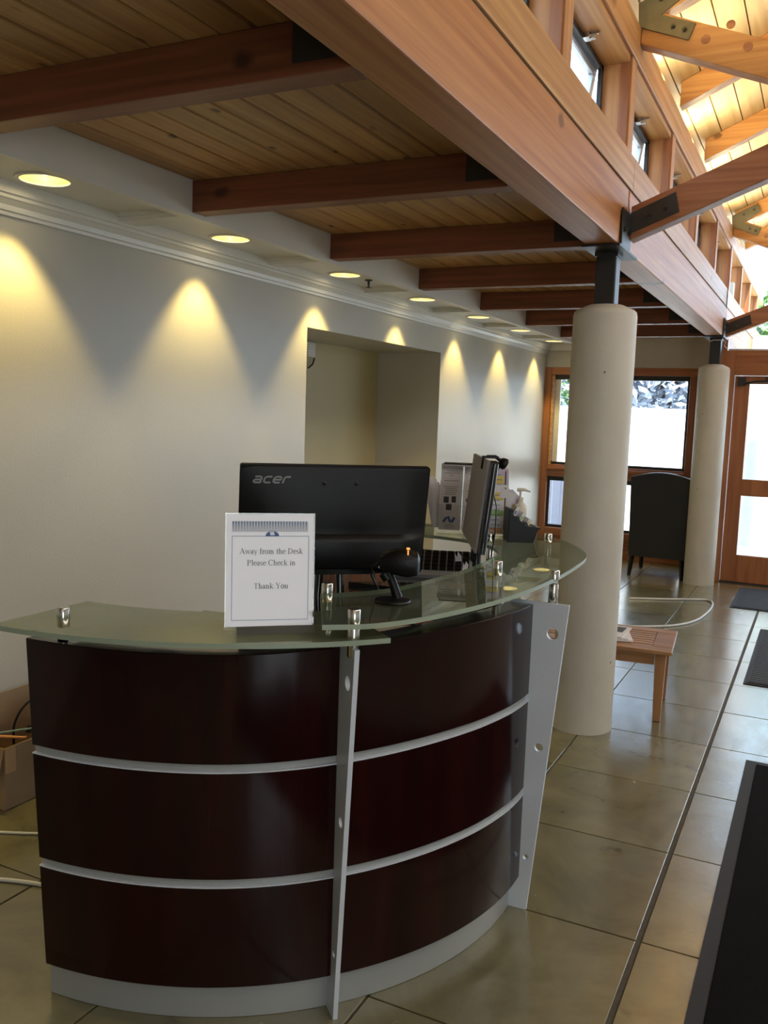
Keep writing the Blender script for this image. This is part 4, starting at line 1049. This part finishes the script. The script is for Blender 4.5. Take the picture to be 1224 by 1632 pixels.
for i in range(len(secs)-1):
    for k in range(n): fs.append((i*n+k, i*n+(k+1) % n, (i+1)*n+(k+1) % n, (i+1)*n+k))
fs.append(tuple(reversed(range(n)))); fs.append(tuple(range((len(secs)-1)*n, len(secs)*n)))
mb.add(vs, fs); link('head', mb, M_black, scn, smooth=True)
link('trigger_housing', MB().tube([HT @ Vector((-0.03, -0.03, 0)), HT @ Vector((-0.02, -0.045, 0))], 0.014, 10), M_black, scn, smooth=True)
link('indicator_lamp', MB().box(0.024, 0.032, 0.034, 0.0365, 0.004, 0.02, HT).box(0.026, 0.029, 0.022, 0.034, 0.030, 0.0325, HT), M_led, scn, label='orange indicator light')
link('cable', MB().tube([HT @ Vector((-0.042, -0.004, -0.005)), HT @ Vector((-0.06, -0.02, -0.02)), HT @ Vector((-0.062, -0.045, -0.05)), HT @ Vector((-0.05, -0.078, -0.09))], 0.003, 6), M_black, scn)

# ------------------------------------------------------------------ keyboard propped on the shelf, second monitor
kp = Vector((-1.165, 2.735, 0.9505))
kx = Vector((0.93, 0.36, 0)).normalized(); ky = Vector((-kx.y, kx.x, 0)); 
kt = R(24); ky2 = (ky*math.cos(kt) + Vector((0,0,1))*math.sin(kt)); kz = kx.cross(ky2)
KT = frameT(kp + Vector((0,0,0.004)), kx, ky2, kz)
kb = thing('keyboard', kp, 'grey keyboard with dark keys behind the glass, right of the large monitor', 'keyboard')
kw = 0.30
link('body', MB().prism(rrect(-kw+0.14, 0.15, -0.018, 0.135, 0.006), KT, 0.0, 0.016), M_grey, kb, bevel=0.002)
link('wedge', MB().prism([(0.0, 0.0), (0.125, 0.0), (0.125, 0.054)], frameT(kp - kx*0.14, ky, Vector((0,0,1)), kx), 0.0, 0.28), M_grey, kb)
kg = random.Random(4)
keymesh = None
for i in range(11):
    for j in range(5):
        u = -kw+0.155 + i*0.0262; v = 0.010 + j*0.0242
        mb = MB().box(0, 0.0232, 0, 0.0212, 0, 0.006, Matrix.Identity(4))
        if keymesh is None:
            keymesh = bpy.data.meshes.new('key')
            v8 = [(0,0,0),(0.0232,0,0),(0.0232,0.0212,0),(0,0.0212,0),(0.002,0.002,0.007),(0.0212,0.002,0.007),(0.0212,0.0192,0.007),(0.002,0.0192,0.007)]
            keymesh.from_pydata(v8, [], [(4,5,6,7),(0,1,5,4),(1,2,6,5),(2,3,7,6),(3,0,4,7)]); keymesh.materials.append(M_black)
        o = bpy.data.objects.new('key', keymesh); COL.objects.link(o); o.parent = kb
        o.matrix_local = Matrix.Translation(-kp) @ KT @ Matrix.Translation((u, v, 0.0155))

nT = Vector((-0.9465, 2.687, 1.348)); fT = Vector((-1.172, 3.161, 1.355))     # near and far top corners
d2 = (nT - fT); d2.z = 0; W2 = d2.length; d2.normalize()
side = Vector((-d2.y, d2.x, 0))                    # to the right/away
if side.x < 0: side = -side
e_up = (Vector((0,0,1)) + side*0.10).normalized()
m2 = thing('monitor', (-1.10, 2.93, 0.95), 'slim monitor seen almost edge-on with a glossy black rim and a webcam on top', 'monitor')
T2 = frameT(fT - e_up*0.300, d2, e_up, side)       # x from far to near, y up, z right
link('face', MB().prism(rrect(0, W2, 0, 0.300, 0.004), T2, -0.004, 0.004), M_screen, m2, label='flat grey face')
link('rim', MB().prism(rrect(0.0, W2+0.006, -0.004, 0.298, 0.01), T2, 0.0045, 0.030), M_gloss, m2, bevel=0.007, label='glossy black rim')
link('near_edge', MB().tube([T2 @ Vector((W2+0.004, 0.0, 0.018)), T2 @ Vector((W2+0.004, 0.292, 0.018))], 0.013, 12), M_gloss, m2, smooth=True)
mc = T2 @ Vector((W2*0.62, 0, 0.02))
link('stand', MB().tube([(mc.x, mc.y, mc.z+0.01), (mc.x, mc.y, 0.956)], 0.018, 12).lathe([(0.085, 0.0), (0.088, 0.003), (0.08, 0.008), (0.02, 0.011)], (mc.x, mc.y, 0.9505), 30), M_gloss, m2, smooth=True)
# webcam clipped on its top edge
wt = T2 @ Vector((W2*0.72, 0.302, 0.0))
wc = thing('webcam', wt, 'small black webcam clipped on top of the slim monitor', 'webcam')
WT = frameT(wt, d2, e_up, side)
link('clip', MB().box(-0.012, 0.012, -0.036, 0.004, -0.010, -0.0045, WT).box(-0.012, 0.012, 0.0, 0.008, -0.010, 0.045, WT), M_black, wc, bevel=0.002)
link('arm', MB().tube([WT @ Vector((0, 0.005, 0.005)), WT @ Vector((0, 0.006, 0.035)), WT @ Vector((0, -0.008, 0.055))], 0.006, 8), M_black, wc, smooth=True)
T3 = WT @ Matrix.Translation((0, -0.014, 0.060)) @ Matrix.Rotation(R(25), 4, 'X')
link('lens_housing', MB().lathe([(0.010, -0.012), (0.016, -0.006), (0.019, 0.004), (0.019, 0.012), (0.014, 0.018), (0.004, 0.019)], None, 20, T3), M_black, wc, smooth=True)
cb = link('cable', MB().tube([WT @ Vector((0, -0.02, 0.055)), WT @ Vector((0.01, -0.09, 0.035)), WT @ Vector((0.02, -0.16, 0.06)), WT @ Vector((0.01, -0.25, 0.07)), (-0.985, 2.86, 1.02), (-1.0, 2.82, 0.956)], 0.0022, 6), M_black, wc, smooth=True)
# paper slips leaning at the foot of the monitor
t = thing('paper_slip', (-1.06, 2.83, 0.9505), 'two torn white paper slips standing against the slim monitor foot', 'paper')
for k, (dx, dy, hh, ww) in enumerate(((-0.045, 0.02, 0.085, 0.022), (-0.012, -0.02, 0.06, 0.018))):
    o_ = Vector((-1.045+dx, 2.79+dy, 0.9505)); T = frameT(o_, vr, (Vector((0,0,1)) - vb*0.1 + vr*(-0.12 + 0.2*k)).normalized(), vb)
    link('slip', MB().prism([(0, 0), (ww, 0.004), (ww*1.1, hh*0.8), (ww*0.6, hh), (ww*0.4, hh*0.75), (0.002, hh*0.95)], T, 0, 0.0006), M_paperm, t)

# ------------------------------------------------------------------ brochure rack on the far glass
rc = Vector((-1.235, 3.265, 1.0368))
rk = thing('brochure_rack', rc, 'clear acrylic two-tier brochure rack on the far end of the glass counter', 'brochure rack')
rx = Vector((0.896, 0.442, 0)).normalized()*1.0; rx = Vector((0.95, 0.31, 0)).normalized(); rz = Vector((rx.y, -rx.x, 0))
RT = frameT(rc, rx, Vector((0,0,1)), rz)    # x right, y up, z toward viewer
w3 = 0.27
mb = MB()
mb.box(-0.11, w3-0.11, 0, 0.004, -0.07, 0.07, RT)
mb.box(-0.11, w3-0.11, 0.004, 0.23, -0.067, -0.065, RT)
for x_ in (-0.11, -0.02, 0.07, 0.158): mb.box(x_, x_+0.002, 0.004, 0.14, 0.02, 0.068, RT).box(x_, x_+0.002, 0.08, 0.215, -0.03, 0.015, RT)
mb.box(-0.11, w3-0.11, 0.004, 0.115, 0.066, 0.068, RT).box(-0.11, w3-0.11, 0.10, 0.19, 0.012, 0.014, RT)
link('stand', mb, M_acryl, rk)
def brochure(x0, y0, z0, mat, lab, lean=0.10, hgt=0.19, wid=0.082, deco='text', turn=0.0, stack=3):
    o_ = RT @ Vector((x0, y0, z0))
    exx = (rx*math.cos(turn) + rz*math.sin(turn)); up_ = (Vector((0,0,1)) - rz*lean).normalized(); zz_ = exx.cross(up_)
    T = frameT(o_, exx, up_, zz_)
    t = thing('brochure', o_, lab, 'brochure', 'brochures in the rack')
    for s_ in range(stack):
        link('leaflet', MB().box(0.001*s_, wid+0.001*s_, 0, hgt-0.003*s_, -0.004*s_-0.0022, -0.004*s_, T), mat, t)
    mb = MB(); rr = random.Random(int(abs(x0)*1000)+int(y0*100))
    if deco == 'text':
        mb2 = MB()
        for a_, b_ in (((0.010, 0.045), (wid-0.010, 0.045)), ((0.010, hgt-0.012), (wid-0.010, hgt-0.012)), ((0.010, 0.045), (0.010, hgt-0.012)), ((wid-0.010, 0.045), (wid-0.010, hgt-0.012))):
            stroke(mb2, [a_, b_], 0.0006, T)
        link('border', mb2, M_grey, t)
        yy = hgt-0.022
        for ln in range(5):
            tw = rr.uniform(0.035, 0.055); xx = wid/2 - tw/2
            while xx < wid/2 + tw/2:
                l_ = rr.uniform(0.004, 0.010); stroke(mb, [(xx, yy), (xx+l_, yy)], 0.0032, T); xx += l_ + 0.002
            yy -= 0.0075
        link('printed_lines', mb, M_grey, t)
        mb = MB()
        for a_, b_, c_, d_ in ((0.016, hgt-0.085, 0.020, 0.024), (0.047, hgt-0.083, 0.017, 0.024), (0.026, hgt-0.113, 0.022, 0.024)):
            stroke(mb, [(a_, b_+d_/2), (a_+c_, b_+d_/2)], d_, T)
        link('picture', mb, M_ink, t)
        mb = MB()
        stroke(mb, [(0.018, 0.030), (0.028, 0.045), (0.038, 0.050), (0.044, 0.034), (0.052, 0.032), (0.062, 0.050)], 0.010, T @ Matrix.Translation((0,0,0.0002)))
        link('emblem', mb, M_blue, t)
        mb = MB()
        for ln in range(4):
            tw = 0.03 + 0.008*((ln*7) % 3); stroke(mb, [(wid/2-tw/2, 0.022-ln*0.005), (wid/2+tw/2, 0.022-ln*0.005)], 0.0018, T)
        link('small_print', mb, M_grey, t)
    elif deco == 'title':
        yy = hgt-0.028
        mb2 = MB()
        for a_, b_ in (((0.010, hgt-0.060), (wid-0.010, hgt-0.060)), ((0.010, hgt-0.012), (wid-0.010, hgt-0.012)), ((0.010, hgt-0.06), (0.010, hgt-0.012)), ((wid-0.010, hgt-0.06), (wid-0.010, hgt-0.012))): stroke(mb2, [a_, b_], 0.0006, T)
        link('border', mb2, M_grey, t)
        for tw in (0.034, 0.052, 0.016):
            xx = wid/2 - tw/2
            while xx < wid/2 + tw/2:
                l_ = rr.uniform(0.004, 0.010); stroke(mb, [(xx, yy), (xx+l_, yy)], 0.0034, T); xx += l_+0.002
            yy -= 0.009
        link('printed_lines', mb, M_grey, t)
        mb = MB(); stroke(mb, [(0.012, hgt-0.072), (wid-0.012, hgt-0.072)], 0.012, T); link('picture', mb, M_ink, t)
    else:
        for (mt, y_, h_) in ((M_yellow, hgt-0.045, 0.030), (M_green, hgt-0.110, 0.022), (M_orange, 0.014, 0.020)):
            mb = MB(); stroke(mb, [(0.014, y_), (wid-0.016, y_)], h_, T); link('colour_block', mb, mt, t)
        mb = MB()
        for ln in range(7): stroke(mb, [(0.016+rr.uniform(0, 0.006), 0.035+ln*0.019), (wid-0.022-rr.uniform(0, 0.01), 0.035+ln*0.019)], 0.0025, T @ Matrix.Translation((0,0,0.0004)))
        link('printed_lines', mb, M_blue, t)
        mb = MB(); stroke(mb, [(wid-0.010, 0.02), (wid-0.010, hgt-0.01)], 0.005, T); link('dark_edge', mb, M_ink, t)
    return t
brochure(-0.104, 0.016, 0.060, M_paperm, 'white brochure with small pictures and a blue emblem, lower left of the rack')
brochure(-0.105, 0.085, 0.006, M_paperm, 'white brochure with a boxed title, upper left tier of the rack', deco='title', hgt=0.185)
brochure(-0.014, 0.016, 0.058, M_paperm, 'plain white brochure behind the slim monitor', deco='title')
brochure(-0.014, 0.085, 0.004, M_paperm, 'white brochure in the upper tier beside the titled one', deco='title', hgt=0.183)
brochure(0.076, 0.010, 0.060, M_paperm, 'colourful brochure with yellow and green blocks, right of the slim monitor', deco='colour', hgt=0.19)
brochure(0.074, 0.085, 0.006, M_lilac, 'lilac brochure with yellow print, upper right of the rack', deco='colour', hgt=0.175)
t = thing('leaflet', RT @ Vector((0.10, 0.12, 0.06)), 'folded lilac leaflets leaning out to the right of the rack', 'leaflet')
for k in range(4):
    T = RT @ Matrix.Translation((0.100+0.003*k, 0.10+0.004*k, 0.045-0.008*k)) @ Matrix.Rotation(R(-24-6*k), 4, 'Z')
    link('sheet', MB().box(0, 0.058, 0, 0.095, 0, 0.0015, T), M_lilac if k % 2 else M_paperm, t)
t = thing('leaflet', RT @ Vector((-0.12, 0.10, 0.0)), 'pale leaflets fanned out at the left side of the rack', 'leaflet')
for k in range(4):
    T = RT @ Matrix.Translation((-0.118-0.003*k, 0.02+0.004*k, 0.03-0.014*k)) @ Matrix.Rotation(R(3+3*k), 4, 'Z')
    link('sheet', MB().box(-0.010, 0.030, 0, 0.165+0.006*k, 0, 0.0015, T), M_paperm, t)
t = thing('folder', RT @ Vector((0, 0.19, -0.06)), 'dark edged folder lying across the top of the brochure rack', 'folder')
link('cover', MB().box(-0.095, 0.06, 0.268, 0.273, -0.05, 0.02, RT), M_steel, t); link('sheets', MB().box(-0.09, 0.055, 0.262, 0.268, -0.05, 0.018, RT), M_paperm, t)

# ------------------------------------------------------------------ card holder and pump bottle
cc = Vector((-1.0, 3.20, 1.0368))
cx_ = Vector((0.86, 0.51, 0)).normalized(); cz_ = Vector((cx_.y, -cx_.x, 0))
CT = frameT(cc, cx_, Vector((0,0,1)), cz_)
ch = thing('card_holder', cc, 'black stepped business card holder on the glass counter, left of the column', 'card holder')
poly = [(-0.048, 0), (0.050, 0), (0.062, 0.042), (0.075, 0.054), (0.056, 0.058), (0.030, 0.056), (0.022, 0.074), (0.0, 0.074), (-0.010, 0.094), (-0.028, 0.094), (-0.036, 0.122), (-0.048, 0.122)]
link('body', MB().prism(poly, CT, -0.045, 0.045), M_black, ch, bevel=0.002)
for k, (x_, y_) in enumerate(((-0.030, 0.098), (-0.006, 0.078), (0.020, 0.060))):
    T = CT @ Matrix.Translation((x_, y_, 0)) @ Matrix.Rotation(R(-28), 4, 'Z')
    link('pocket', MB().box(-0.010, 0.010, 0, 0.040-0.004*k, -0.040, 0.0465, T), M_acryl, ch)
    t = thing('business_card', T.translation, ['stack of business cards in the top pocket', 'stack of business cards in the middle pocket', 'stack of business cards in the lowest pocket'][k] + ' of the black holder', 'business cards')
    link('cards', MB().box(-0.006, 0.006, 0.002, 0.037-0.004*k, -0.036, 0.044, T), M_paperm, t)
    link('print', MB().box(-0.004, 0.003, 0.006, 0.020, 0.0441, 0.0445, T), [M_blue, M_green, M_yellow][k], t)
bc = Vector((-1.03, 3.30, 1.0368))
pb = thing('pump_bottle', bc, 'cream pump bottle standing behind the black card holder', 'bottle')
link('bottle_body', MB().lathe([(0.026, 0.0), (0.030, 0.004), (0.030, 0.105), (0.026, 0.122), (0.012, 0.134), (0.011, 0.142)], bc, 24), M_cream, pb, smooth=True)
link('collar', MB().lathe([(0.014, 0.138), (0.014, 0.152)], bc, 18), M_cream, pb, smooth=True)
link('pump', MB().tube([bc + Vector((0,0,0.150)), bc + Vector((0,0,0.180))], 0.0045, 8).tube([bc + Vector((-0.012, -0.004, 0.181)), bc + Vector((0.012, 0.006, 0.183)), bc + Vector((0.034, 0.016, 0.176))], [0.007, 0.006, 0.003], 8), M_cream, pb, smooth=True)

# ------------------------------------------------------------------ papers on the inner work surface
def sheet(name, c_, rot, w_, h_, th, mat, lab, cat, z=0.8705):
    T = Matrix.Translation((c_[0], c_[1], z)) @ Matrix.Rotation(R(rot), 4, 'Z')
    o = link(name, MB().box(-w_/2, w_/2, -h_/2, h_/2, 0, th, T), mat, loc=(c_[0], c_[1], z)); return tag(o, lab, cat)
sheet('folder', (-1.07, 2.30), 25, 0.22, 0.16, 0.012, M_red, 'red folder on the inner desk surface, glimpsed under the glass', 'folder')
sheet('paper_sheet', (-1.02, 2.27), 32, 0.20, 0.10, 0.002, M_paperm, 'cream sheet on the red folder under the glass counter', 'paper', 0.8826)
sheet('notepad', (-0.93, 2.36), 40, 0.07, 0.05, 0.018, M_yellow, 'small yellow notepad under the upper glass counter', 'notepad')
sheet('calculator', (-0.90, 2.46), 60, 0.05, 0.09, 0.014, M_black, 'small black calculator beside the yellow notepad', 'calculator')
tag(link('cable', MB().tube([(-1.16, 2.36, 0.876), (-1.05, 2.33, 0.888), (-0.98, 2.30, 0.888), (-0.93, 2.28, 0.876)], 0.0035, 6), M_black, loc=(-1.0, 2.3, 0.87)), 'black cable lying across the papers under the glass', 'cable')
t = thing('letter_tray', (-1.27, 2.60, 0.8705), 'reddish slatted wooden tray behind the monitor stand', 'tray')
for k in range(7):
    T = frameT(Vector((-1.42, 2.44, 0.8705)), Vector((0.78, 0.62, 0)), Vector((0,0,1)), Vector((0.62, -0.78, 0)))
    link('slat', MB().box(k*0.036, k*0.036+0.033, 0, 0.11, -0.008, 0.004 if k % 2 else 0.0, T), M_frame if k % 2 else M_teakz, t)
link('bottom', MB().box(0, 0.25, 0, 0.006, -0.15, -0.0085, T), M_teak, t)

# ------------------------------------------------------------------ niche fixture
nf = thing('wall_chime', (XN, 5.50, 1.93), 'small white louvred fixture with a dark cable on the niche wall', 'wall fixture')
link('housing', bx(XN+0.0005, XN+0.045, 5.44, 5.572, 1.865, 2.0 - 0.03), M_trimw, nf, bevel=0.006)
mb = MB()
for k in range(5): mb.box(XN+0.045, XN+0.055, 5.455, 5.557, 1.876+k*0.018, 1.884+k*0.018)
link('louvre', mb, M_cream, nf)
link('cable', MB().tube([(XN+0.02, 5.585, 1.975), (XN+0.02, 5.60, 1.94), (XN+0.02, 5.60, 1.86), (XN+0.02, 5.58, 1.82), (XN+0.02, 5.52, 1.79)], 0.006, 8), M_steel, nf, smooth=True)

# ------------------------------------------------------------------ teak table and magazines
tt = Matrix.Translation((-0.985, 4.69, 0)) @ Matrix.Rotation(R(5), 4, 'Z')
tb = thing('side_table', (-0.985, 4.69, 0), 'low teak side table with slatted top, partly behind the near column', 'table')
TW, TD, TZ = 0.76, 0.50, 0.372
hx, hy = TW/2, TD/2
fw = 0.085
link('frame_board', MB().box(-hx, hx, -hy, -hy+fw, TZ-0.02, TZ, tt), M_teak, tb, bevel=0.004)
link('frame_board', MB().box(-hx, hx, hy-fw, hy, TZ-0.02, TZ, tt), M_teak, tb, bevel=0.004)
link('frame_board', MB().box(hx-0.10, hx, -hy+fw+0.0015, hy-fw-0.0015, TZ-0.02, TZ, tt), M_teak, tb, bevel=0.004)
link('frame_board', MB().box(-hx, -hx+0.10, -hy+fw+0.0015, hy-fw-0.0015, TZ-0.02, TZ, tt), M_teak, tb, bevel=0.004)
ns = 7; sp = (TD - 2*fw)/ns
for k in range(ns):
    a_ = -hy + fw + k*sp
    link('slat', MB().box(-hx+0.102, hx-0.102, a_+0.006, a_+sp-0.006, TZ-0.018, TZ-0.003, tt), M_teak, tb, bevel=0.002)
for sx in (-1, 1):
    for sy in (-1, 1):
        x_, y_ = sx*(hx-0.055), sy*(hy-0.055)
        mb = MB(); T = tt
        vs = []
        for z_, h_ in ((0.0, 0.019), (TZ-0.02, 0.027)):
            for (a_, b_) in ((-1,-1),(1,-1),(1,1),(-1,1)): vs.append(T @ Vector((x_+a_*h_, y_+b_*h_, z_)))
        mb.add(vs, [(3,2,1,0),(4,5,6,7),(0,1,5,4),(1,2,6,5),(2,3,7,6),(3,0,4,7)])
        link('leg', mb, M_teakz, tb, bevel=0.004)
for sy in (-1, 1): link('apron', MB().box(-hx+0.085, hx-0.085, sy*(hy-0.055)-0.010, sy*(hy-0.055)+0.010, TZ-0.085, TZ-0.0205, tt), M_teak, tb)
for sx in (-1, 1): link('apron', MB().box(sx*(hx-0.055)-0.010, sx*(hx-0.055)+0.010, -hy+0.085, hy-0.085, TZ-0.085, TZ-0.0205, tt), M_teak, tb)
for k, (dx, dy, rot, c_, lab) in enumerate(((0.075, -0.035, 12, M_grey, 'bottom magazine of the pile on the teak table'), (0.065, -0.030, 4, M_paperm, 'middle magazine of the pile on the teak table'), (0.055, -0.025, -6, M_ink, 'top magazine with dark picture on the teak table'))):
    T = tt @ Matrix.Translation((dx, dy, TZ+0.0002+k*0.0085)) @ Matrix.Rotation(R(rot), 4, 'Z')
    t = thing('magazine', T.translation, lab, 'magazine', 'magazines on the teak table')
    link('pages', MB().box(-0.09, 0.085, -0.12, 0.12, 0, 0.008, T), M_paperm, t)
    link('cover_picture', MB().box(-0.07, 0.065, -0.02, 0.10, 0.0081, 0.0083, T), c_, t)

# ------------------------------------------------------------------ black chair by the window
cpos = Vector((-1.355, 8.76, 0))
chx = thing('armchair', cpos, 'tall black leather armchair facing the far window, its back to the room', 'chair')
pts = []
for k in range(13):
    u = k/12; x_ = -0.285 + 0.57*u
    pts.append((x_, 0.955 + 0.055*math.sin(math.pi*u)))
outline = [(-0.262, 0.19), (0.262, 0.19)] + pts[::-1]
T = Matrix(((1,0,0,cpos.x),(0,0,-1,cpos.y),(0,1,0,0),(0,0,0,1))); lean = Matrix.Rotation(0, 4, 'X')
link('backrest', MB().prism(outline, T, -0.10, 0.0), M_leather, chx, bevel=0.018, smooth=True)
link('seat', bx(cpos.x-0.25, cpos.x+0.25, cpos.y+0.11, cpos.y+0.56, 0.22, 0.42), M_leather, chx, bevel=0.02)
for s_ in (-1, 1):
    xx = cpos.x + s_*0.262
    link('armrest', bx(xx-0.032, xx+0.032, cpos.y+0.105, cpos.y+0.52, 0.22, 0.60), M_leather, chx, bevel=0.02)
    link('leg', MB().tube([(cpos.x+s_*0.235, cpos.y+0.05, 0.20), (cpos.x+s_*0.245, cpos.y-0.01, 0.0)], [0.026, 0.018], 4), M_black, chx)
    link('leg', MB().tube([(cpos.x+s_*0.225, cpos.y+0.50, 0.23), (cpos.x+s_*0.225, cpos.y+0.51, 0.0)], [0.026, 0.018], 4), M_black, chx)

# ------------------------------------------------------------------ mats, cords, box
def mat_(x0, x1, y0, y1, edge, pile, lab, ribs=False):
    t = thing('floor_mat', ((x0+x1)/2, (y0+y1)/2, 0), lab, 'mat')
    link('rubber_edge', bx(x0, x1, y0, y1, 0.0005, 0.005), M_matedge, t)
    link('pile', bx(x0+edge, x1-edge, y0+edge, y1-edge, 0.005, 0.010), pile, t, bevel=0.003)
    if ribs:
        mb = MB(); y = y0+edge+0.02
        while y < y1-edge-0.02: mb.box(x0+edge+0.01, x1-edge-0.01, y, y+0.022, 0.010, 0.0125); y += 0.045
        r_ = link('ribs', mb, pile, t); r_['kind'] = 'stuff'
mat_(-0.198, 1.05, -0.4, 4.19, 0.045, M_matblk, 'large black floor mat with grey rubber edge, nearest at the lower right')
mat_(-0.308, 0.75, 5.458, 7.01, 0.02, M_ribmat, 'dark ribbed floor mat between the large mat and the door mat', True)
mat_(-0.585, 0.45, 7.72, 8.70, 0.02, M_ribmat, 'dark ribbed door mat right in front of the glazed door', True)
def spl(P, sub=6):
    out = []
    n = len(P)
    for i in range(n-1):
        p0 = P[max(i-1,0)]; p1 = P[i]; p2 = P[i+1]; p3 = P[min(i+2,n-1)]
        for k in range(sub):
            t = k/sub; out.append(tuple(0.5*((2*p1[j]) + (-p0[j]+p2[j])*t + (2*p0[j]-5*p1[j]+4*p2[j]-p3[j])*t*t + (-p0[j]+3*p1[j]-3*p2[j]+p3[j])*t**3) for j in range(3)))
    out.append(tuple(P[-1])); return out
tag(link('extension_cord', MB().tube(spl([(-1.36, 7.56, 0.008), (-1.1, 7.70, 0.008), (-0.85, 7.86, 0.008), (-0.755, 7.87, 0.008), (-0.715, 7.70, 0.008), (-0.715, 7.40, 0.008), (-0.757, 7.02, 0.008), (-0.87, 6.75, 0.008), (-1.05, 6.58, 0.008), (-1.25, 6.47, 0.008)]), 0.0085, 8), M_cord, loc=(-0.9, 7.2, 0), smooth=True), 'white cord curving in a loop on the tiles behind the teak table', 'cord')
tag(link('extension_cord', MB().tube(spl([(-2.70, 1.98, 0.006), (-2.40, 2.10, 0.006), (-2.20, 2.22, 0.006), (-1.95, 2.42, 0.006), (-1.8, 2.6, 0.006)]), 0.0045, 8), M_cord, loc=(-2.3, 2.2, 0), smooth=True), 'thin white cord on the tiles in front of the cardboard box', 'cord')
tag(link('extension_cord', MB().tube(spl([(-2.65, 1.62, 0.007), (-2.30, 1.81, 0.007), (-2.12, 1.885, 0.007), (-1.9, 1.93, 0.007), (-1.7, 1.95, 0.007)]), 0.0065, 8), M_cord, loc=(-2.2, 1.8, 0), smooth=True), 'thicker white cord crossing the tile joints left of the desk', 'cord')
# cardboard box with cables
bxx0, bxx1, byy0, byy1, bh = -2.785, -2.578, 2.205, 2.62, 0.235
bo = thing('cardboard_box', ((bxx0+bxx1)/2, (byy0+byy1)/2, 0), 'open cardboard box of cables on the floor by the wall, left of the desk', 'box')
t_ = 0.004
mb = MB().box(bxx0, bxx1, byy0, byy0+t_, 0.001, bh).box(bxx0, bxx1, byy1-t_, byy1, 0.001, bh).box(bxx0, bxx0+t_, byy0+t_, byy1-t_, 0.001, bh).box(bxx1-t_, bxx1, byy0+t_, byy1-t_, 0.001, bh).box(bxx0+t_, bxx1-t_, byy0+t_, byy1-t_, 0.001, 0.006)
link('walls', mb, M_card, bo)
def flap(p0, p1, d, ln):
    p0, p1, d = Vector(p0), Vector(p1), Vector(d).normalized()
    n_ = (p1-p0).cross(d).normalized()*0.003
    return MB().add([p0, p1, p1+d*ln, p0+d*ln, p0+n_, p1+n_, p1+d*ln+n_, p0+d*ln+n_], [(0,1,2,3),(7,6,5,4),(0,4,5,1),(1,5,6,2),(2,6,7,3),(3,7,4,0)])
link('flap', flap((bxx0+0.006, byy0+0.01, bh), (bxx0+0.006, byy1-0.01, bh), (0.02, 0, 1), 0.135), M_card, bo)
link('flap', flap((bxx0+0.01, byy1-0.005, bh), (bxx1-0.01, byy1-0.005, bh), (0, 0.15, 1), 0.12), M_card, bo)
link('flap', flap((bxx1+0.001, byy0+0.003, bh), (bxx1+0.001, byy0+0.05, bh), (0.25, -0.2, -1), 0.09), M_card, bo)
link('flap', flap((bxx0+0.01, byy0-0.001, bh), (bxx1-0.002, byy0-0.001, bh), (0, -0.22, -1), 0.10), M_card, bo)
def cabl(P, r_, m_, lab): tag(link('coiled_cable', MB().tube(spl([Vector(p) for p in P]), r_, 8), m_, loc=P[0], smooth=True), lab, 'cable')
cabl([(-2.66, 2.32, 0.20), (-2.665, 2.33, 0.28), (-2.655, 2.38, 0.345), (-2.63, 2.44, 0.36), (-2.61, 2.50, 0.32), (-2.605, 2.54, 0.24)], 0.0045, M_black, 'black cable arching out of the cardboard box')
cabl([(-2.66, 2.40, 0.225), (-2.63, 2.36, 0.245), (-2.60, 2.40, 0.25), (-2.62, 2.45, 0.248), (-2.66, 2.43, 0.24), (-2.65, 2.38, 0.25), (-2.61, 2.38, 0.255)], 0.007, M_black, 'coil of black cable on top in the cardboard box')
cabl([(-2.72, 2.26, 0.23), (-2.68, 2.25, 0.25), (-2.64, 2.27, 0.25), (-2.61, 2.31, 0.24), (-2.63, 2.35, 0.225)], 0.005, M_orange, 'orange cable at the rim of the cardboard box')
cabl([(-2.78, 2.22, 0.245), (-2.70, 2.25, 0.255), (-2.63, 2.32, 0.262), (-2.60, 2.42, 0.25)], 0.0035, flat('teal_wire', (0.22, 0.36, 0.34), rough=0.5), 'thin pale green cable over the rim of the cardboard box')
